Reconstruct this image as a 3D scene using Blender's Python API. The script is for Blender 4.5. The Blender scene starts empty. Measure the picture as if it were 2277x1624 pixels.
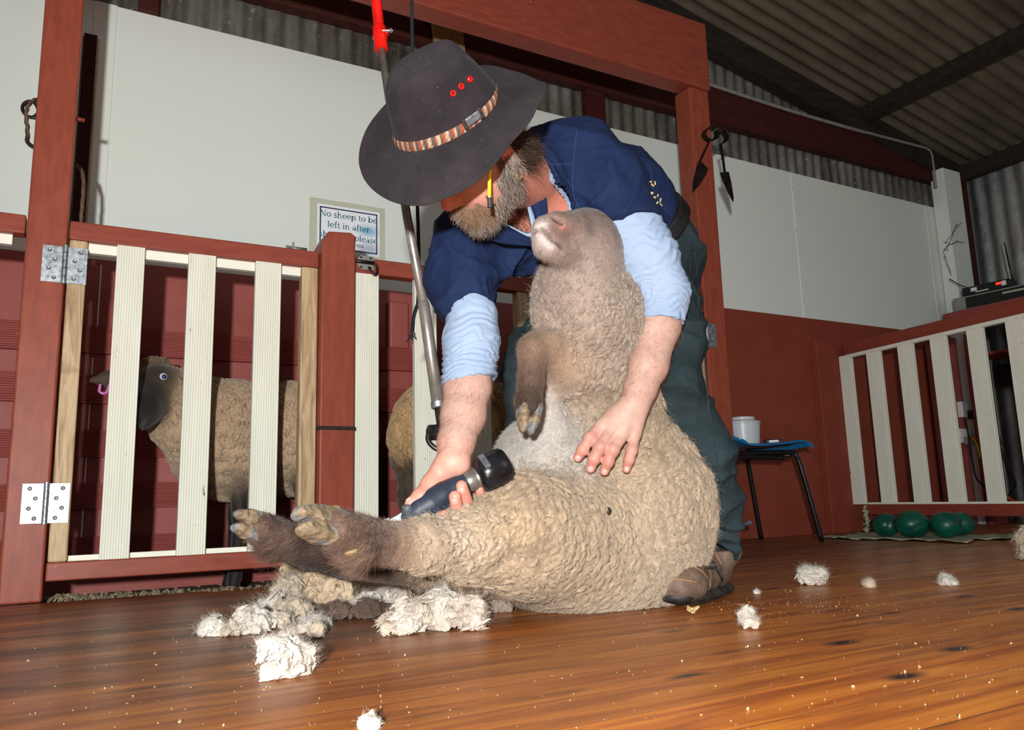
import bpy, math, random
import numpy as np
from mathutils import Vector, Matrix
rng = np.random.default_rng(7); random.seed(7)
SC = bpy.context.scene; COL = SC.collection
pi = math.pi
# ------------------------------------------------------------------ camera geometry
# world: x runs along the pen front, y towards the back wall, z up; metres; floor at z = 0
H = 0.235; FP = 1745.0
_th, _ro, _ya = math.radians(9.65), math.radians(-1.58), math.radians(28.95)
def _basis():
    M_ = np.array([[math.cos(_ya), math.sin(_ya), 0], [-math.sin(_ya), math.cos(_ya), 0], [0, 0, 1.]])
    F = np.array([0, math.cos(_th), math.sin(_th)]); R = np.array([1., 0, 0]); U = np.cross(R, F)
    c, s = math.cos(_ro), math.sin(_ro)
    R, U = c*R + s*U, -s*R + c*U
    return M_@R, M_@U, M_@F
CR, CU, CF = _basis()
CAM = np.array([0, 0, H])
def D(px, py, d):
    """world point that the photograph shows at (px, py), d metres deep"""
    return CAM + (CF*FP + CR*(px-1138.5) - CU*(py-812.0))*(d/FP)
def P(px, py, **k):
    r = CF*FP + CR*(px-1138.5) - CU*(py-812.0)
    a = 'xyz'.index(list(k)[0]); t = (list(k.values())[0]-CAM[a])/r[a]
    return CAM + t*r
def V(*a): return np.array(a, float)
def nrm(v): v = np.asarray(v, float); return v/np.linalg.norm(v)
# ------------------------------------------------------------------ materials
def lin(c):
    return tuple(((v/255)/12.92 if v/255 <= .04045 else ((v/255+.055)/1.055)**2.4) for v in c)
def rgba(c): return (*lin(c), 1)
MATS = {}
class NT:
    def __init__(s, name):
        s.m = bpy.data.materials.new(name); s.m.use_nodes = True
        s.t = s.m.node_tree; s.b = s.t.nodes['Principled BSDF']; MATS[name] = s.m
        s.pos = None
    def n(s, typ, **k):
        nd = s.t.nodes.new(typ)
        for a, v in k.items(): setattr(nd, a, v)
        return nd
    def l(s, a, b): s.t.links.new(a, b)
    def geo(s, scale=(1, 1, 1)):
        if s.pos is None: s.pos = s.n('ShaderNodeNewGeometry').outputs['Position']
        v = s.n('ShaderNodeVectorMath', operation='MULTIPLY'); s.l(s.pos, v.inputs[0]); v.inputs[1].default_value = scale
        return v.outputs[0]
    def noise(s, scale, detail=4, rough=.55, stretch=(1, 1, 1), dist=0):
        nz = s.n('ShaderNodeTexNoise'); nz.inputs['Scale'].default_value = scale; nz.inputs['Detail'].default_value = detail
        nz.inputs['Roughness'].default_value = rough; nz.inputs['Distortion'].default_value = dist
        s.l(s.geo(stretch), nz.inputs['Vector']); return nz.outputs['Fac']
    def ramp(s, fac, stops):
        r = s.n('ShaderNodeValToRGB'); e = r.color_ramp.elements
        while len(e) < len(stops): e.new(.5)
        for x, (p, c) in zip(e, stops): x.position = p; x.color = c if len(c) == 4 else (*c, 1)
        s.l(fac, r.inputs['Fac']); return r.outputs['Color']
    def mix(s, fac, a, b, mode='MIX'):
        x = s.n('ShaderNodeMix', data_type='RGBA', blend_type=mode)
        if isinstance(fac, (int, float)): x.inputs['Factor'].default_value = fac
        else: s.l(fac, x.inputs['Factor'])
        for sock, v in ((x.inputs['A'], a), (x.inputs['B'], b)):
            if isinstance(v, tuple): sock.default_value = v
            else: s.l(v, sock)
        return x.outputs['Result']
    def bump(s, h, strength=.3, dist=.01, prev=None):
        b = s.n('ShaderNodeBump'); b.inputs['Strength'].default_value = strength; b.inputs['Distance'].default_value = dist
        s.l(h, b.inputs['Height'])
        if prev is not None: s.l(prev, b.inputs['Normal'])
        s.l(b.outputs[0], s.b.inputs['Normal']); return b.outputs[0]
    def set(s, color=None, rough=None, metal=None, spec=None, **k):
        for nm, v in (('Base Color', color), ('Roughness', rough), ('Metallic', metal), ('Specular IOR Level', spec), *k.items()):
            if v is None: continue
            if isinstance(v, (int, float, tuple)): s.b.inputs[nm].default_value = v
            else: s.l(v, s.b.inputs[nm])
        return s.m
BW = ((0, 0, 0, 1), (1, 1, 1, 1))
def basic(name, c1, c2=None, rough=.6, sc=30, stretch=(1, 1, 1), bump=0, bd=.002, metal=0, spec=.4, lo=.35, hi=.65, bsc=None):
    """two-tone noise paint with optional fine bump"""
    t = NT(name)
    f = t.noise(sc, 5, .6, stretch)
    col = t.ramp(f, [(lo, rgba(c1)), (hi, rgba(c2 or c1))])
    if bump: t.bump(t.noise(bsc or sc*4, 4, .6, stretch), bump, bd)
    return t.set(col, rough, metal, spec)
def painted(name, c1, c2, chip, rough=.5, sc=14, grain=(1, 1, 1), chip_lo=.70, bump=.25, spec=.22):
    """brushed paint over timber, with chips of another colour along the grain"""
    t = NT(name)
    col = t.ramp(t.noise(sc, 5, .6, grain), [(.3, rgba(c1)), (.7, rgba(c2))])
    ch = t.ramp(t.noise(26, 7, .72, tuple(.35+.65*g for g in grain), .6), [(chip_lo, BW[0]), (chip_lo+.02, BW[1])])
    col = t.mix(ch, col, rgba(chip))
    g = t.noise(sc*9, 3, .6, grain)
    t.bump(g, bump*.5, .001)
    return t.set(col, rough, 0, spec)
ZG, XG, YG = (6, 6, .5), (.5, 6, 6), (6, .5, 6)
painted('red_paint_upright', (126, 60, 44), (146, 72, 54), (186, 140, 104), .45, 10, (5, 5, 1.2), .69)
painted('red_paint_long', (124, 58, 45), (144, 70, 54), (180, 146, 116), .42, 10, (1.2, 5, 5), .665)
painted('red_paint_deep', (124, 57, 44), (140, 66, 50), (150, 110, 90), .5, 10, (5, 1.2, 5), .76)
painted('red_board', (132, 62, 56), (148, 74, 68), (186, 156, 116), .55, 12, (.6, 5, 5), .665)
painted('red_sheet', (140, 70, 64), (156, 84, 78), (176, 138, 132), .5, 5, (1, 1, 1), .69, .08)
painted('cream_slat', (216, 217, 203), (226, 227, 214), (110, 84, 50), .55, 8, (4, 4, .6), .655)
painted('cream_strip', (226, 227, 212), (236, 237, 224), (110, 84, 50), .55, 8, (.6, 4, 4), .72)
painted('cream_sheet', (216, 224, 219), (220, 227, 219), (150, 142, 120), .45, 2.2, (1, 1, 1), .80, .05)
painted('dark_red_trim', (52, 24, 20), (74, 32, 26), (90, 60, 48), .6, 12, (1.2, 5, 5), .72)
basic('black_timber', (20, 16, 14), (44, 36, 30), .8, 9, (.6, 4, 4), .3)
def raw_timber(name, stretch):
    t = NT(name)
    f = t.noise(9, 6, .6, stretch, 1.2)
    col = t.ramp(f, [(.25, rgba((116, 92, 64))), (.45, rgba((168, 142, 108))), (.62, rgba((196, 172, 138))), (.8, rgba((146, 118, 84)))])
    k = t.ramp(t.noise(4.5, 3, .5, (1, 1, 1), .5), [(.66, BW[0]), (.74, BW[1])])
    col = t.mix(k, col, rgba((104, 66, 34)))
    t.bump(f, .25, .001); return t.set(col, .62, 0, .3)
raw_timber('raw_timber', (7, 7, .55))
def tin(name, c):
    t = NT(name)
    a = t.noise(5, 6, .65, (1, 1, .35)); b = t.noise(38, 4, .7)
    col = t.ramp(a, [(.25, rgba((58, 52, 46))), (.45, rgba(c)), (.62, rgba((150, 150, 144))), (.8, rgba((86, 74, 62)))])
    col = t.mix(t.ramp(b, [(.6, BW[0]), (.75, BW[1])]), col, rgba((190, 192, 190)))
    t.bump(b, .15, .002); return t.set(col, t.ramp(a, [(.3, (.55,)*3), (.7, (.38,)*3)]), .55, .4)
tin('galvanised_iron', (112, 108, 100)); tin('galvanised_iron_blue', (122, 126, 130))
def roof_mat():
    t = NT('roof_iron'); a = t.noise(4, 6, .6, (.4, 1, 1))
    col = t.ramp(a, [(.3, rgba((72, 66, 54))), (.55, rgba((104, 97, 82))), (.75, rgba((82, 72, 58)))])
    return t.set(col, .6, .15, .3)
roof_mat()
painted('brown_red_sheet', (124, 56, 40), (136, 66, 50), (166, 126, 110), .5, 5, (1, 1, 1), .70, .08)
def floor_mat():
    t = NT('varnished_boards')
    sep = t.n('ShaderNodeSeparateXYZ'); t.l(t.geo(), sep.inputs[0])
    # plank index along y, 0.1 m boards
    dv = t.n('ShaderNodeMath', operation='MULTIPLY_ADD'); t.l(sep.outputs['Y'], dv.inputs[0]); dv.inputs[1].default_value = 9.85; dv.inputs[2].default_value = 30.78
    fl = t.n('ShaderNodeMath', operation='FLOOR'); t.l(dv.outputs[0], fl.inputs[0])
    fr = t.n('ShaderNodeMath', operation='FRACT'); t.l(dv.outputs[0], fr.inputs[0])
    wn = t.n('ShaderNodeTexWhiteNoise', noise_dimensions='1D'); t.l(fl.outputs[0], wn.inputs['W'])
    # grain: shifted per plank
    cmb = t.n('ShaderNodeCombineXYZ'); ad = t.n('ShaderNodeMath', operation='MULTIPLY_ADD'); t.l(wn.outputs[0], ad.inputs[0]); ad.inputs[1].default_value = 17.; t.l(sep.outputs['X'], ad.inputs[2])
    t.l(ad.outputs[0], cmb.inputs[0]); t.l(sep.outputs['Y'], cmb.inputs[1]); t.l(wn.outputs[0], cmb.inputs[2])
    sv = t.n('ShaderNodeVectorMath', operation='MULTIPLY'); t.l(cmb.outputs[0], sv.inputs[0]); sv.inputs[1].default_value = (1.3, 16, 8)
    g = t.n('ShaderNodeTexNoise'); g.inputs['Scale'].default_value = 2.2; g.inputs['Detail'].default_value = 7; g.inputs['Roughness'].default_value = .62; g.inputs['Distortion'].default_value = .5
    t.l(sv.outputs[0], g.inputs['Vector'])
    col = t.ramp(g.outputs['Fac'], [(.2, rgba((110, 52, 16))), (.42, rgba((188, 102, 34))), (.58, rgba((230, 138, 46))), (.8, rgba((246, 172, 80)))])
    tint = t.ramp(wn.outputs[0], [(0, (.80, .76, .72, 1)), (.5, (1, 1, 1, 1)), (1, (1.0, .9, .8, 1))])
    col = t.mix(1., col, tint, 'MULTIPLY')
    kn = t.n('ShaderNodeTexVoronoi'); kn.inputs['Scale'].default_value = 1.; kn.inputs['Randomness'].default_value = 1.
    kv = t.n('ShaderNodeVectorMath', operation='MULTIPLY'); t.l(cmb.outputs[0], kv.inputs[0]); kv.inputs[1].default_value = (3.2, 7.5, 5); t.l(kv.outputs[0], kn.inputs['Vector'])
    col = t.mix(t.ramp(kn.outputs['Distance'], [(.05, BW[1]), (.15, BW[0])]), col, rgba((44, 18, 8)))
    # worn dull boards towards the pens and the back of the shed (traffic; the dimmer flash at left is painted in too)
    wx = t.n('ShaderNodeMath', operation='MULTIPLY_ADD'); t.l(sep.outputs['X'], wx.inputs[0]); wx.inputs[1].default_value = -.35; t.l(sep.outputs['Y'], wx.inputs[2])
    wear_falloff = t.n('ShaderNodeMapRange'); t.l(wx.outputs[0], wear_falloff.inputs[0]); wear_falloff.inputs[1].default_value = .45; wear_falloff.inputs[2].default_value = 1.35
    wn2 = t.noise(3.2, 6, .65, (.5, 3, 1)); wm = t.n('ShaderNodeMath', operation='MULTIPLY'); t.l(wear_falloff.outputs[0], wm.inputs[0])
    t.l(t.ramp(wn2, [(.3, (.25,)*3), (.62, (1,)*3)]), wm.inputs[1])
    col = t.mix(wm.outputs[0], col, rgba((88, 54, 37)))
    st = t.ramp(t.noise(2.6, 4, .6, (.8, 2.5, 1)), [(.60, BW[0]), (.70, (.7,)*3)])
    col = t.mix(st, col, rgba((66, 34, 22)))
    scr = t.ramp(t.noise(7, 8, .8, (.5, 6, 1), 2.), [(.63, BW[0]), (.68, (.45,)*3)])
    col = t.mix(scr, col, rgba((176, 134, 106)))
    dst = t.ramp(t.noise(210, 2, .5), [(.70, BW[0]), (.74, (.8,)*3)])
    col = t.mix(dst, col, rgba((196, 164, 126)))
    seam = t.ramp(fr.outputs[0], [(0, BW[1]), (.028, BW[0])])
    sn = t.ramp(t.noise(3, 3, .6, (1, .3, 1)), [(.36, (.2,)*3), (.55, (1,)*3)])
    mm = t.mix(1., seam, sn, 'MULTIPLY')
    col = t.mix(mm, col, rgba((196, 122, 74)))
    seam2 = t.ramp(fr.outputs[0], [(.96, BW[0]), (1, (.6,)*3)])
    col = t.mix(seam2, col, rgba((52, 22, 10)))
    t.bump(g.outputs['Fac'], .12, .002)
    rr = t.ramp(wn2, [(.3, (.34,)*3), (.7, (.55,)*3)])
    return t.set(col, rr, 0, .5, **{'Coat Weight': .12, 'Coat Roughness': .25})
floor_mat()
def attr_mat(name, rough=.7, spec=.3, nz=60, amt=.25, bump=0., bsc=200, bd=.002, sheen=0, sss=0, stretch=(1, 1, 1)):
    """colour from the mesh's own colour attribute (natural markings), broken up by fine noise"""
    t = NT(name)
    a = t.n('ShaderNodeAttribute', attribute_name='Col')
    f = t.ramp(t.noise(nz, 5, .65, stretch), [(.3, (1-amt,)*3), (.7, (1+amt*.6,)*3)])
    col = t.mix(1., a.outputs['Color'], f, 'MULTIPLY')
    if bump: t.bump(t.noise(bsc, 4, .6, stretch), bump, bd)
    t.set(col, rough, 0, spec)
    if sheen: t.b.inputs['Sheen Weight'].default_value = sheen; t.b.inputs['Sheen Roughness'].default_value = .5
    if sss:
        t.b.inputs['Subsurface Weight'].default_value = sss; t.b.inputs['Subsurface Radius'].default_value = (.012, .005, .003); t.b.inputs['Subsurface Scale'].default_value = .5
    return t.m
def cloth(name, c1, c2, rough=.85, weave=900, sheen=.0, bump=.25):
    t = NT(name)
    col = t.ramp(t.noise(9, 5, .6), [(.3, rgba(c1)), (.7, rgba(c2))])
    f = t.ramp(t.noise(weave, 2, .5), [(.3, (.82,)*3), (.7, (1.1,)*3)])
    col = t.mix(1., col, f, 'MULTIPLY')
    t.bump(t.noise(60, 4, .6), bump, .003)
    t.set(col, rough, 0, .2); t.b.inputs['Sheen Weight'].default_value = sheen
    return t.m
basic('zinc_plate', (120, 128, 136), (176, 184, 190), .42, 90, (1, 1, 1), .25, .001, .8)
basic('steel_tube', (120, 116, 110), (150, 146, 140), .4, 20, (1, 1, 1), .05, .001, .55)
basic('dark_steel', (34, 30, 28), (62, 52, 46), .45, 30, (1, 1, 1), .2, .001, .7)
basic('black_plastic', (16, 16, 17), (26, 26, 27), .35)
basic('black_rubber', (26, 26, 27), (62, 57, 53), .6, 34, bump=.2)
basic('black_tube', (14, 14, 15), (24, 23, 22), .3)
basic('red_enamel', (196, 18, 12), (224, 30, 18), .3, 20)
basic('blue_plastic', (24, 104, 156), (34, 122, 174), .35, 8)
basic('white_plastic', (214, 216, 216), (226, 228, 226), .4)
basic('green_vinyl', (4, 62, 50), (12, 84, 68), .38, 16)
basic('pale_cloth', (150, 158, 128), (178, 184, 156), .9, 20, bump=.3)
basic('grey_metal', (116, 116, 112), (138, 138, 132), .4, 10)
basic('paper', (232, 236, 240), (238, 242, 246), .6)
basic('ink_navy', (30, 46, 84), (36, 52, 90), .6)
basic('ink_teal', (24, 96, 108), (40, 120, 128), .6)
basic('ink_blot', (120, 176, 214), (190, 216, 232), .5, 30)
basic('laminate_film', (186, 190, 168), (192, 196, 176), .2)
basic('rope_brown', (72, 54, 42), (112, 88, 70), .85, 160, bump=.4)
basic('rope_blue', (14, 20, 22), (34, 44, 48), .85, 220, bump=.4)
basic('hessian', (128, 104, 70), (160, 134, 96), .95, 90, bump=.6)
basic('straw', (186, 160, 104), (212, 190, 140), .8)
basic('dirt', (52, 44, 36), (96, 86, 70), .95, 40, bump=.6, bd=.005)
basic('conduit_grey', (120, 120, 118), (140, 140, 136), .5)
basic('orange_plastic', (190, 70, 24), (200, 80, 30), .5)
basic('yellow_plastic', (238, 196, 20), (244, 206, 30), .45)
basic('pink_tag', (190, 110, 170), (206, 124, 184), .5)
def emit(name, c, st):
    t = NT(name); t.set(rgba(c), .4); t.b.inputs['Emission Color'].default_value = rgba(c); t.b.inputs['Emission Strength'].default_value = st
emit('led_red', (255, 30, 20), 3.)
t_ = NT('tub_plastic'); t_.set(rgba((214, 220, 224)), .35, 0, .4); t_.b.inputs['Transmission Weight'].default_value = .25
# ------------------------------------------------------------------ objects
def tag(o, label=None, cat=None, group=None, kind=None):
    for k, v in (('label', label), ('category', cat), ('group', group), ('kind', kind)):
        if v: o[k] = v
    return o
def thing(name, loc, label, cat, group=None):
    o = bpy.data.objects.new(name, None); COL.objects.link(o); o.location = loc; o.empty_display_size = .05
    return tag(o, label, cat, group)
def wloc(o):
    v = np.zeros(3)
    while o is not None: v += np.array(o.location); o = o.parent
    return v
def link(name, me, mat=None, parent=None, smooth=False, bevel=0):
    o = bpy.data.objects.new(name, me); COL.objects.link(o)
    if mat: me.materials.append(MATS[mat] if isinstance(mat, str) else mat)
    if parent is not None:
        o.parent = parent
    if smooth and len(me.polygons): me.polygons.foreach_set('use_smooth', np.ones(len(me.polygons), bool))
    if bevel:
        b = o.modifiers.new('Bevel', 'BEVEL'); b.width = bevel; b.segments = 2; b.limit_method = 'ANGLE'; b.angle_limit = math.radians(40)
    return o
class MB:
    """collects vertices and faces in world metres; build() links them as one mesh object under its parent"""
    def __init__(s): s.v = []; s.f = []; s.n = 0
    def add(s, vs, fs):
        vs = np.asarray(vs, float).reshape(-1, 3); s.v.append(vs); s.f += [tuple(i+s.n for i in f) for f in fs]; s.n += len(vs); return s
    def box(s, lo, hi):
        x0, y0, z0 = lo; x1, y1, z1 = hi
        return s.add([(x0, y0, z0), (x1, y0, z0), (x1, y1, z0), (x0, y1, z0), (x0, y0, z1), (x1, y0, z1), (x1, y1, z1), (x0, y1, z1)],
                     [(0, 3, 2, 1), (4, 5, 6, 7), (0, 1, 5, 4), (1, 2, 6, 5), (2, 3, 7, 6), (3, 0, 4, 7)])
    def obox(s, c, ax, half):
        c = np.asarray(c, float); ax = np.asarray(ax, float)
        vs = [c + sum(ax[i]*half[i]*sg[i] for i in range(3)) for sg in [(-1, -1, -1), (1, -1, -1), (1, 1, -1), (-1, 1, -1), (-1, -1, 1), (1, -1, 1), (1, 1, 1), (-1, 1, 1)]]
        fs = [(0, 3, 2, 1), (4, 5, 6, 7), (0, 1, 5, 4), (1, 2, 6, 5), (2, 3, 7, 6), (3, 0, 4, 7)]
        if np.dot(np.cross(ax[0], ax[1]), ax[2]) < 0: fs = [f[::-1] for f in fs]
        return s.add(vs, fs)
    def tube(s, pts, r, seg=10, cap=True, up=None):
        pts = [np.asarray(p, float) for p in pts]; n = len(pts); r = [r]*n if np.isscalar(r) else list(r)
        T = [nrm(pts[min(i+1, n-1)]-pts[max(i-1, 0)]) for i in range(n)]
        u = np.cross(T[0], up if up is not None else ([0, 0, 1.] if abs(T[0][2]) < .9 else [1., 0, 0])); u = nrm(u)
        vs = []
        for i in range(n):
            u = nrm(u - T[i]*np.dot(u, T[i])); w = np.cross(T[i], u)
            for k in range(seg):
                a = 2*pi*k/seg; vs.append(pts[i] + r[i]*(math.cos(a)*u + math.sin(a)*w))
        fs = [(i*seg+k, i*seg+(k+1) % seg, (i+1)*seg+(k+1) % seg, (i+1)*seg+k) for i in range(n-1) for k in range(seg)]
        if cap: fs += [tuple(range(seg))[::-1], tuple((n-1)*seg+k for k in range(seg))]
        return s.add(vs, fs)
    def lathe(s, c, axis, prof, seg=24, cap=True):
        """prof: (radius, height along axis)"""
        axis = nrm(axis); u = nrm(np.cross(axis, [1., 0, 0] if abs(axis[0]) < .8 else [0, 1., 0])); w = np.cross(axis, u); c = np.asarray(c, float)
        vs = [c + axis*h + r*(math.cos(2*pi*k/seg)*u + math.sin(2*pi*k/seg)*w) for r, h in prof for k in range(seg)]
        n = len(prof)
        fs = [(i*seg+k, i*seg+(k+1) % seg, (i+1)*seg+(k+1) % seg, (i+1)*seg+k) for i in range(n-1) for k in range(seg)]
        if cap: fs += [tuple(range(seg))[::-1], tuple((n-1)*seg+k for k in range(seg))]
        return s.add(vs, fs)
    def prism(s, prof, o, U, W, L):
        """closed 2-D outline (u along U, w along W), extruded by vector L"""
        o, U, W, L = (np.asarray(a, float) for a in (o, U, W, L)); n = len(prof)
        a = [o + U*p[0] + W*p[1] for p in prof]; vs = a + [p + L for p in a]
        fs = [(i, (i+1) % n, n+(i+1) % n, n+i) for i in range(n)] + [tuple(range(n))[::-1], tuple(range(n, 2*n))]
        if np.dot(np.cross(U, W), L)*sum(prof[i][0]*prof[(i+1) % n][1]-prof[(i+1) % n][0]*prof[i][1] for i in range(n)) < 0: fs = [f[::-1] for f in fs]
        return s.add(vs, fs)
    def grid(s, A, flip=False):
        """A: (n, m, 3) array of points"""
        n, m = A.shape[:2]
        fs = [(i*m+j, (i+1)*m+j, (i+1)*m+j+1, i*m+j+1) for i in range(n-1) for j in range(m-1)]
        return s.add(A.reshape(-1, 3), [f[::-1] for f in fs] if flip else fs)
    def mesh(s, name, off):
        me = bpy.data.meshes.new(name); me.from_pydata((np.concatenate(s.v)-off).tolist(), [], s.f); me.update(); return me
    def build(s, name, mat, parent=None, smooth=False, bevel=0, at=None):
        off = wloc(parent) if parent is not None else (np.zeros(3) if at is None else np.asarray(at, float))
        o = link(name, s.mesh(name, off), mat, parent, smooth, bevel)
        if parent is None and at is not None: o.location = at
        return o
def auto_smooth(o, deg=35):
    me = o.data; me.polygons.foreach_set('use_smooth', np.ones(len(me.polygons), bool))
    me.set_sharp_from_angle(angle=math.radians(deg)); return o
def label(o, text): o['label'] = text; return o
# ================================================================== SETTING
YF, YW = 2.456, 3.02                       # pen front, back wall lining
def struct(name, mb, mat, parent=None, **k):
    o = mb.build(name, mat, parent, **k)
    if parent is None: o['kind'] = 'structure'
    return o
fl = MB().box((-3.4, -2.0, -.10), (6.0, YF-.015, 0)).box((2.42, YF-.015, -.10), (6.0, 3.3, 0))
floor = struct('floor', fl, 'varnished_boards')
pf = MB()
for i in range(46):
    x = -.9+i*.072; pf.box((x, YF-.012, -.075), (x+.055, YW+.05, -.035))
grating = struct('floor_grating', pf, 'dirt'); label(grating, 'dirty slatted pen floor under the gates')
sub = struct('ground', MB().box((-1.2, YF-.1, -.22), (2.5, 3.2, -.18)), 'black_timber')
# roof plane: gable end wall, falls to +x
def roof_z(x): return 2.449-.19*(x-5.133)
# back wall ----------------------------------------------------------
wb = MB().box((-3.4, YW, 1.10), (-.012, YW+.02, 2.085)).box((.0, YW, 1.10), (2.40, YW+.02, 2.085)).box((2.40, YW, 1.195), (3.60, YW+.02, 2.085)).box((3.604, YW, 1.195), (4.86, YW+.02, 2.085)).box((4.864, YW, 1.195), (5.22, YW+.02, 2.085))
wall_back = struct('wall_back', wb, 'cream_sheet')
cs = MB().box((-.045, YW-.006, 1.1), (.03, YW, 2.085))
for x in (3.602, 4.862): cs.box((x-.022, YW-.004, 1.205), (x+.022, YW, 2.08))
cs.build('cover_strip', 'cream_sheet', wall_back)
nl = MB()
for x in (3.585, 3.62, 4.85):
    for k in range(6): nl.lathe((x+rng.uniform(-.01, .01), YW-.004, 1.27+k*.145+rng.uniform(-.03, .03)), (0, -1, 0), [(.003, 0), (.003, .001)], 8)
nl.build('nail', 'grey_metal', wall_back)
rd = MB().box((-3.4, YW-.012, -.06), (2.40, YW+.02, 1.10))
MB().box((2.40, YW-.004, 0), (5.22, YW+.02, 1.205)).build('red_dado', 'brown_red_sheet', wall_back)
rd.box((4.92, YW-.113, 0), (5.135, YW-.101, 1.19)).build('red_dado', 'red_sheet', wall_back)
def reeded(w, t, n):
    """board section: flat back, n rounded reeds on the face (face towards -v)"""
    pr = [(0, t), (0, 0)]
    for i in range(n):
        a, b = w*i/n, w*(i+1)/n
        pr += [(a+.18*(b-a), -.0016), (a+.5*(b-a), -.0022), (a+.82*(b-a), -.0016), (b, .0006)]
    pr[-1] = (w, 0)
    return pr + [(w, t)]
for zt, zb in ((.856, .762), (.687, .590), (.499, .409), (.323, .238), (.148, .062)):
    MB().prism(reeded(zt-zb, .022, 12), (-3.3, YW-.036, zb), (0, 0, 1), (0, 1, 0), (5.65, 0, 0)).build('grooved_board', 'red_board', wall_back)
for x0, z0, z1 in ((.028, .84, 1.08), (.02, .1, .75)):
    MB().box((x0, YW-.016, z0), (x0+.004, YW-.012, z1)).build('sheet_joint', 'cream_strip', wall_back)
bt = MB().box((3.60, YW-.05, 0), (3.735, YW-.004, 1.07)).build('wall_batten', 'brown_red_sheet', wall_back, bevel=.004)
MB().box((2.55, YW-.010, .325), (4.9, YW-.004, .331)).build('sheet_seam', 'red_board', wall_back)
# corrugated iron above the lining, up to the roof
def corrugated(o, across, L, along, top, nml, pitch=.076, amp=.009, nz=10, seg=8):
    n = int(L/pitch*seg); A = np.zeros((n+1, nz+1, 3)); across, along, nml, o = V(*across), V(*along), V(*nml), V(*o)
    for i in range(n+1):
        u = L*i/n; h = top(u)
        for j in range(nz+1): A[i, j] = o + across*u + along*(h*j/nz) + nml*amp*math.cos(2*pi*u/pitch)
    return A
A = corrugated((-3.4, YW+.045, 2.0), (1, 0, 0), 8.7, (0, 0, 1), lambda u: roof_z(-3.4+u)-2.0+.02, (0, -1, 0))
ci = MB().grid(A).build('corrugated_iron', 'galvanised_iron', wall_back, smooth=True)
rt = MB()
for k in range(14):
    x = 2.5+k*.19+rng.uniform(-.03, .03); z = rng.uniform(2.12, 2.24); rt.lathe((x, YW+.034, z), (0, -1, 0), [(.006, 0), (.005, .004), (.002, .006)], 8)
rt.build('roofing_screw', 'zinc_plate', wall_back)
# girt, stud and rafter
trim_1 = struct('trim_1', MB().box((-3.4, YW-.03, 2.262), (5.22, YW+.03, 2.475)), 'dark_red_trim', bevel=.004)
label(trim_1, 'dark red-brown timber girt across the corrugated iron')
trim_2 = struct('trim_2', MB().box((2.13, YW-.02, 2.085), (2.245, YW+.03, 2.262)).box((.10, YW-.02, 2.085), (.17, YW+.03, 2.262)), 'dark_red_trim', bevel=.003)
rf = MB()
for x0, x1 in ((-3.4, 5.22),):
    rf.add([(x0, YW-.05, roof_z(x0)-.17), (x1, YW-.05, roof_z(x1)-.17), (x1, YW+.03, roof_z(x1)-.17), (x0, YW+.03, roof_z(x0)-.17),
            (x0, YW-.05, roof_z(x0)-.012), (x1, YW-.05, roof_z(x1)-.012), (x1, YW+.03, roof_z(x1)-.012), (x0, YW+.03, roof_z(x0)-.012)],
           [(0, 3, 2, 1), (4, 5, 6, 7), (0, 1, 5, 4), (1, 2, 6, 5), (2, 3, 7, 6), (3, 0, 4, 7)])
trim_3 = struct('trim_3', rf, 'black_timber'); label(trim_3, 'dark rafter where the gable wall meets the roof')
# roof
sl = nrm((1, 0, -.19)); un = nrm((.19, 0, 1)); X0 = -2.6
A = corrugated((X0, -1.8, roof_z(X0)), (0, 1, 0), 4.92, sl, lambda u: (5.45-X0)/sl[0], un, .086, .010, 3)
ceiling = struct('ceiling', MB().grid(A), 'roof_iron', smooth=True)
def purlin(x0, x1, h):
    return [(x0, -1.7, roof_z(x0)-h), (x1, -1.7, roof_z(x1)-h), (x1, YW-.05, roof_z(x1)-h), (x0, YW-.05, roof_z(x0)-h), (x0, -1.7, roof_z(x0)-.014), (x1, -1.7, roof_z(x1)-.014), (x1, YW-.05, roof_z(x1)-.014), (x0, YW-.05, roof_z(x0)-.014)]
for i, (x0, x1) in enumerate(((4.20, 4.28), (2.35, 2.43))):
    t4 = struct(f'trim_{4+i}', MB().add(purlin(x0, x1, .085), [(0, 3, 2, 1), (4, 5, 6, 7), (0, 1, 5, 4), (1, 2, 6, 5), (2, 3, 7, 6), (3, 0, 4, 7)]), 'black_timber')
# right wall and corner post
XR = 5.25
A = corrugated((XR, -1.8, 0), (0, 1, 0), 4.82, (0, 0, 1), lambda u: roof_z(XR)+.0, (-1, 0, 0), .1, .012)
wall_right = struct('wall_right', MB().grid(A, True), 'galvanised_iron_blue', smooth=True)
trim_6 = struct('trim_6', MB().box((XR-.085, -1.7, roof_z(XR)-.135), (XR-.014, YW-.06, roof_z(XR)-.035)), 'black_timber')
trim_7 = struct('trim_7', MB().box((4.93, YW-.10, 0), (5.12, YW-.006, 2.33)), 'cream_sheet', bevel=.004); label(trim_7, 'cream corner post against the back wall')
trim_8 = struct('trim_8', MB().box((5.122, YW-.09, 0), (5.20, YW-.006, 2.30)), 'dark_red_trim')
MB().box((4.80, YW-.045, 0), (4.928, YW-.012, 1.18)).build('brace_board', 'red_sheet', wall_back)
# conduit along the girt
cd = [V(x, YW-.045, 2.488-.012*max(0, (x-2.4)/2.5)-.03*math.sin(pi*min(1, max(0, (x-2.4)/2.5)))) for x in np.linspace(-1.2, 4.86, 24)]
cd += [V(4.90, YW-.045, 2.462), V(4.915, YW-.045, 2.43), V(4.915, YW-.045, 2.20)]
tag(MB().tube(cd, .011, 8).build('conduit', 'conduit_grey', smooth=True, at=cd[0]), 'grey electrical conduit sagging along the dark girt under the roof', 'conduit')

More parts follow.
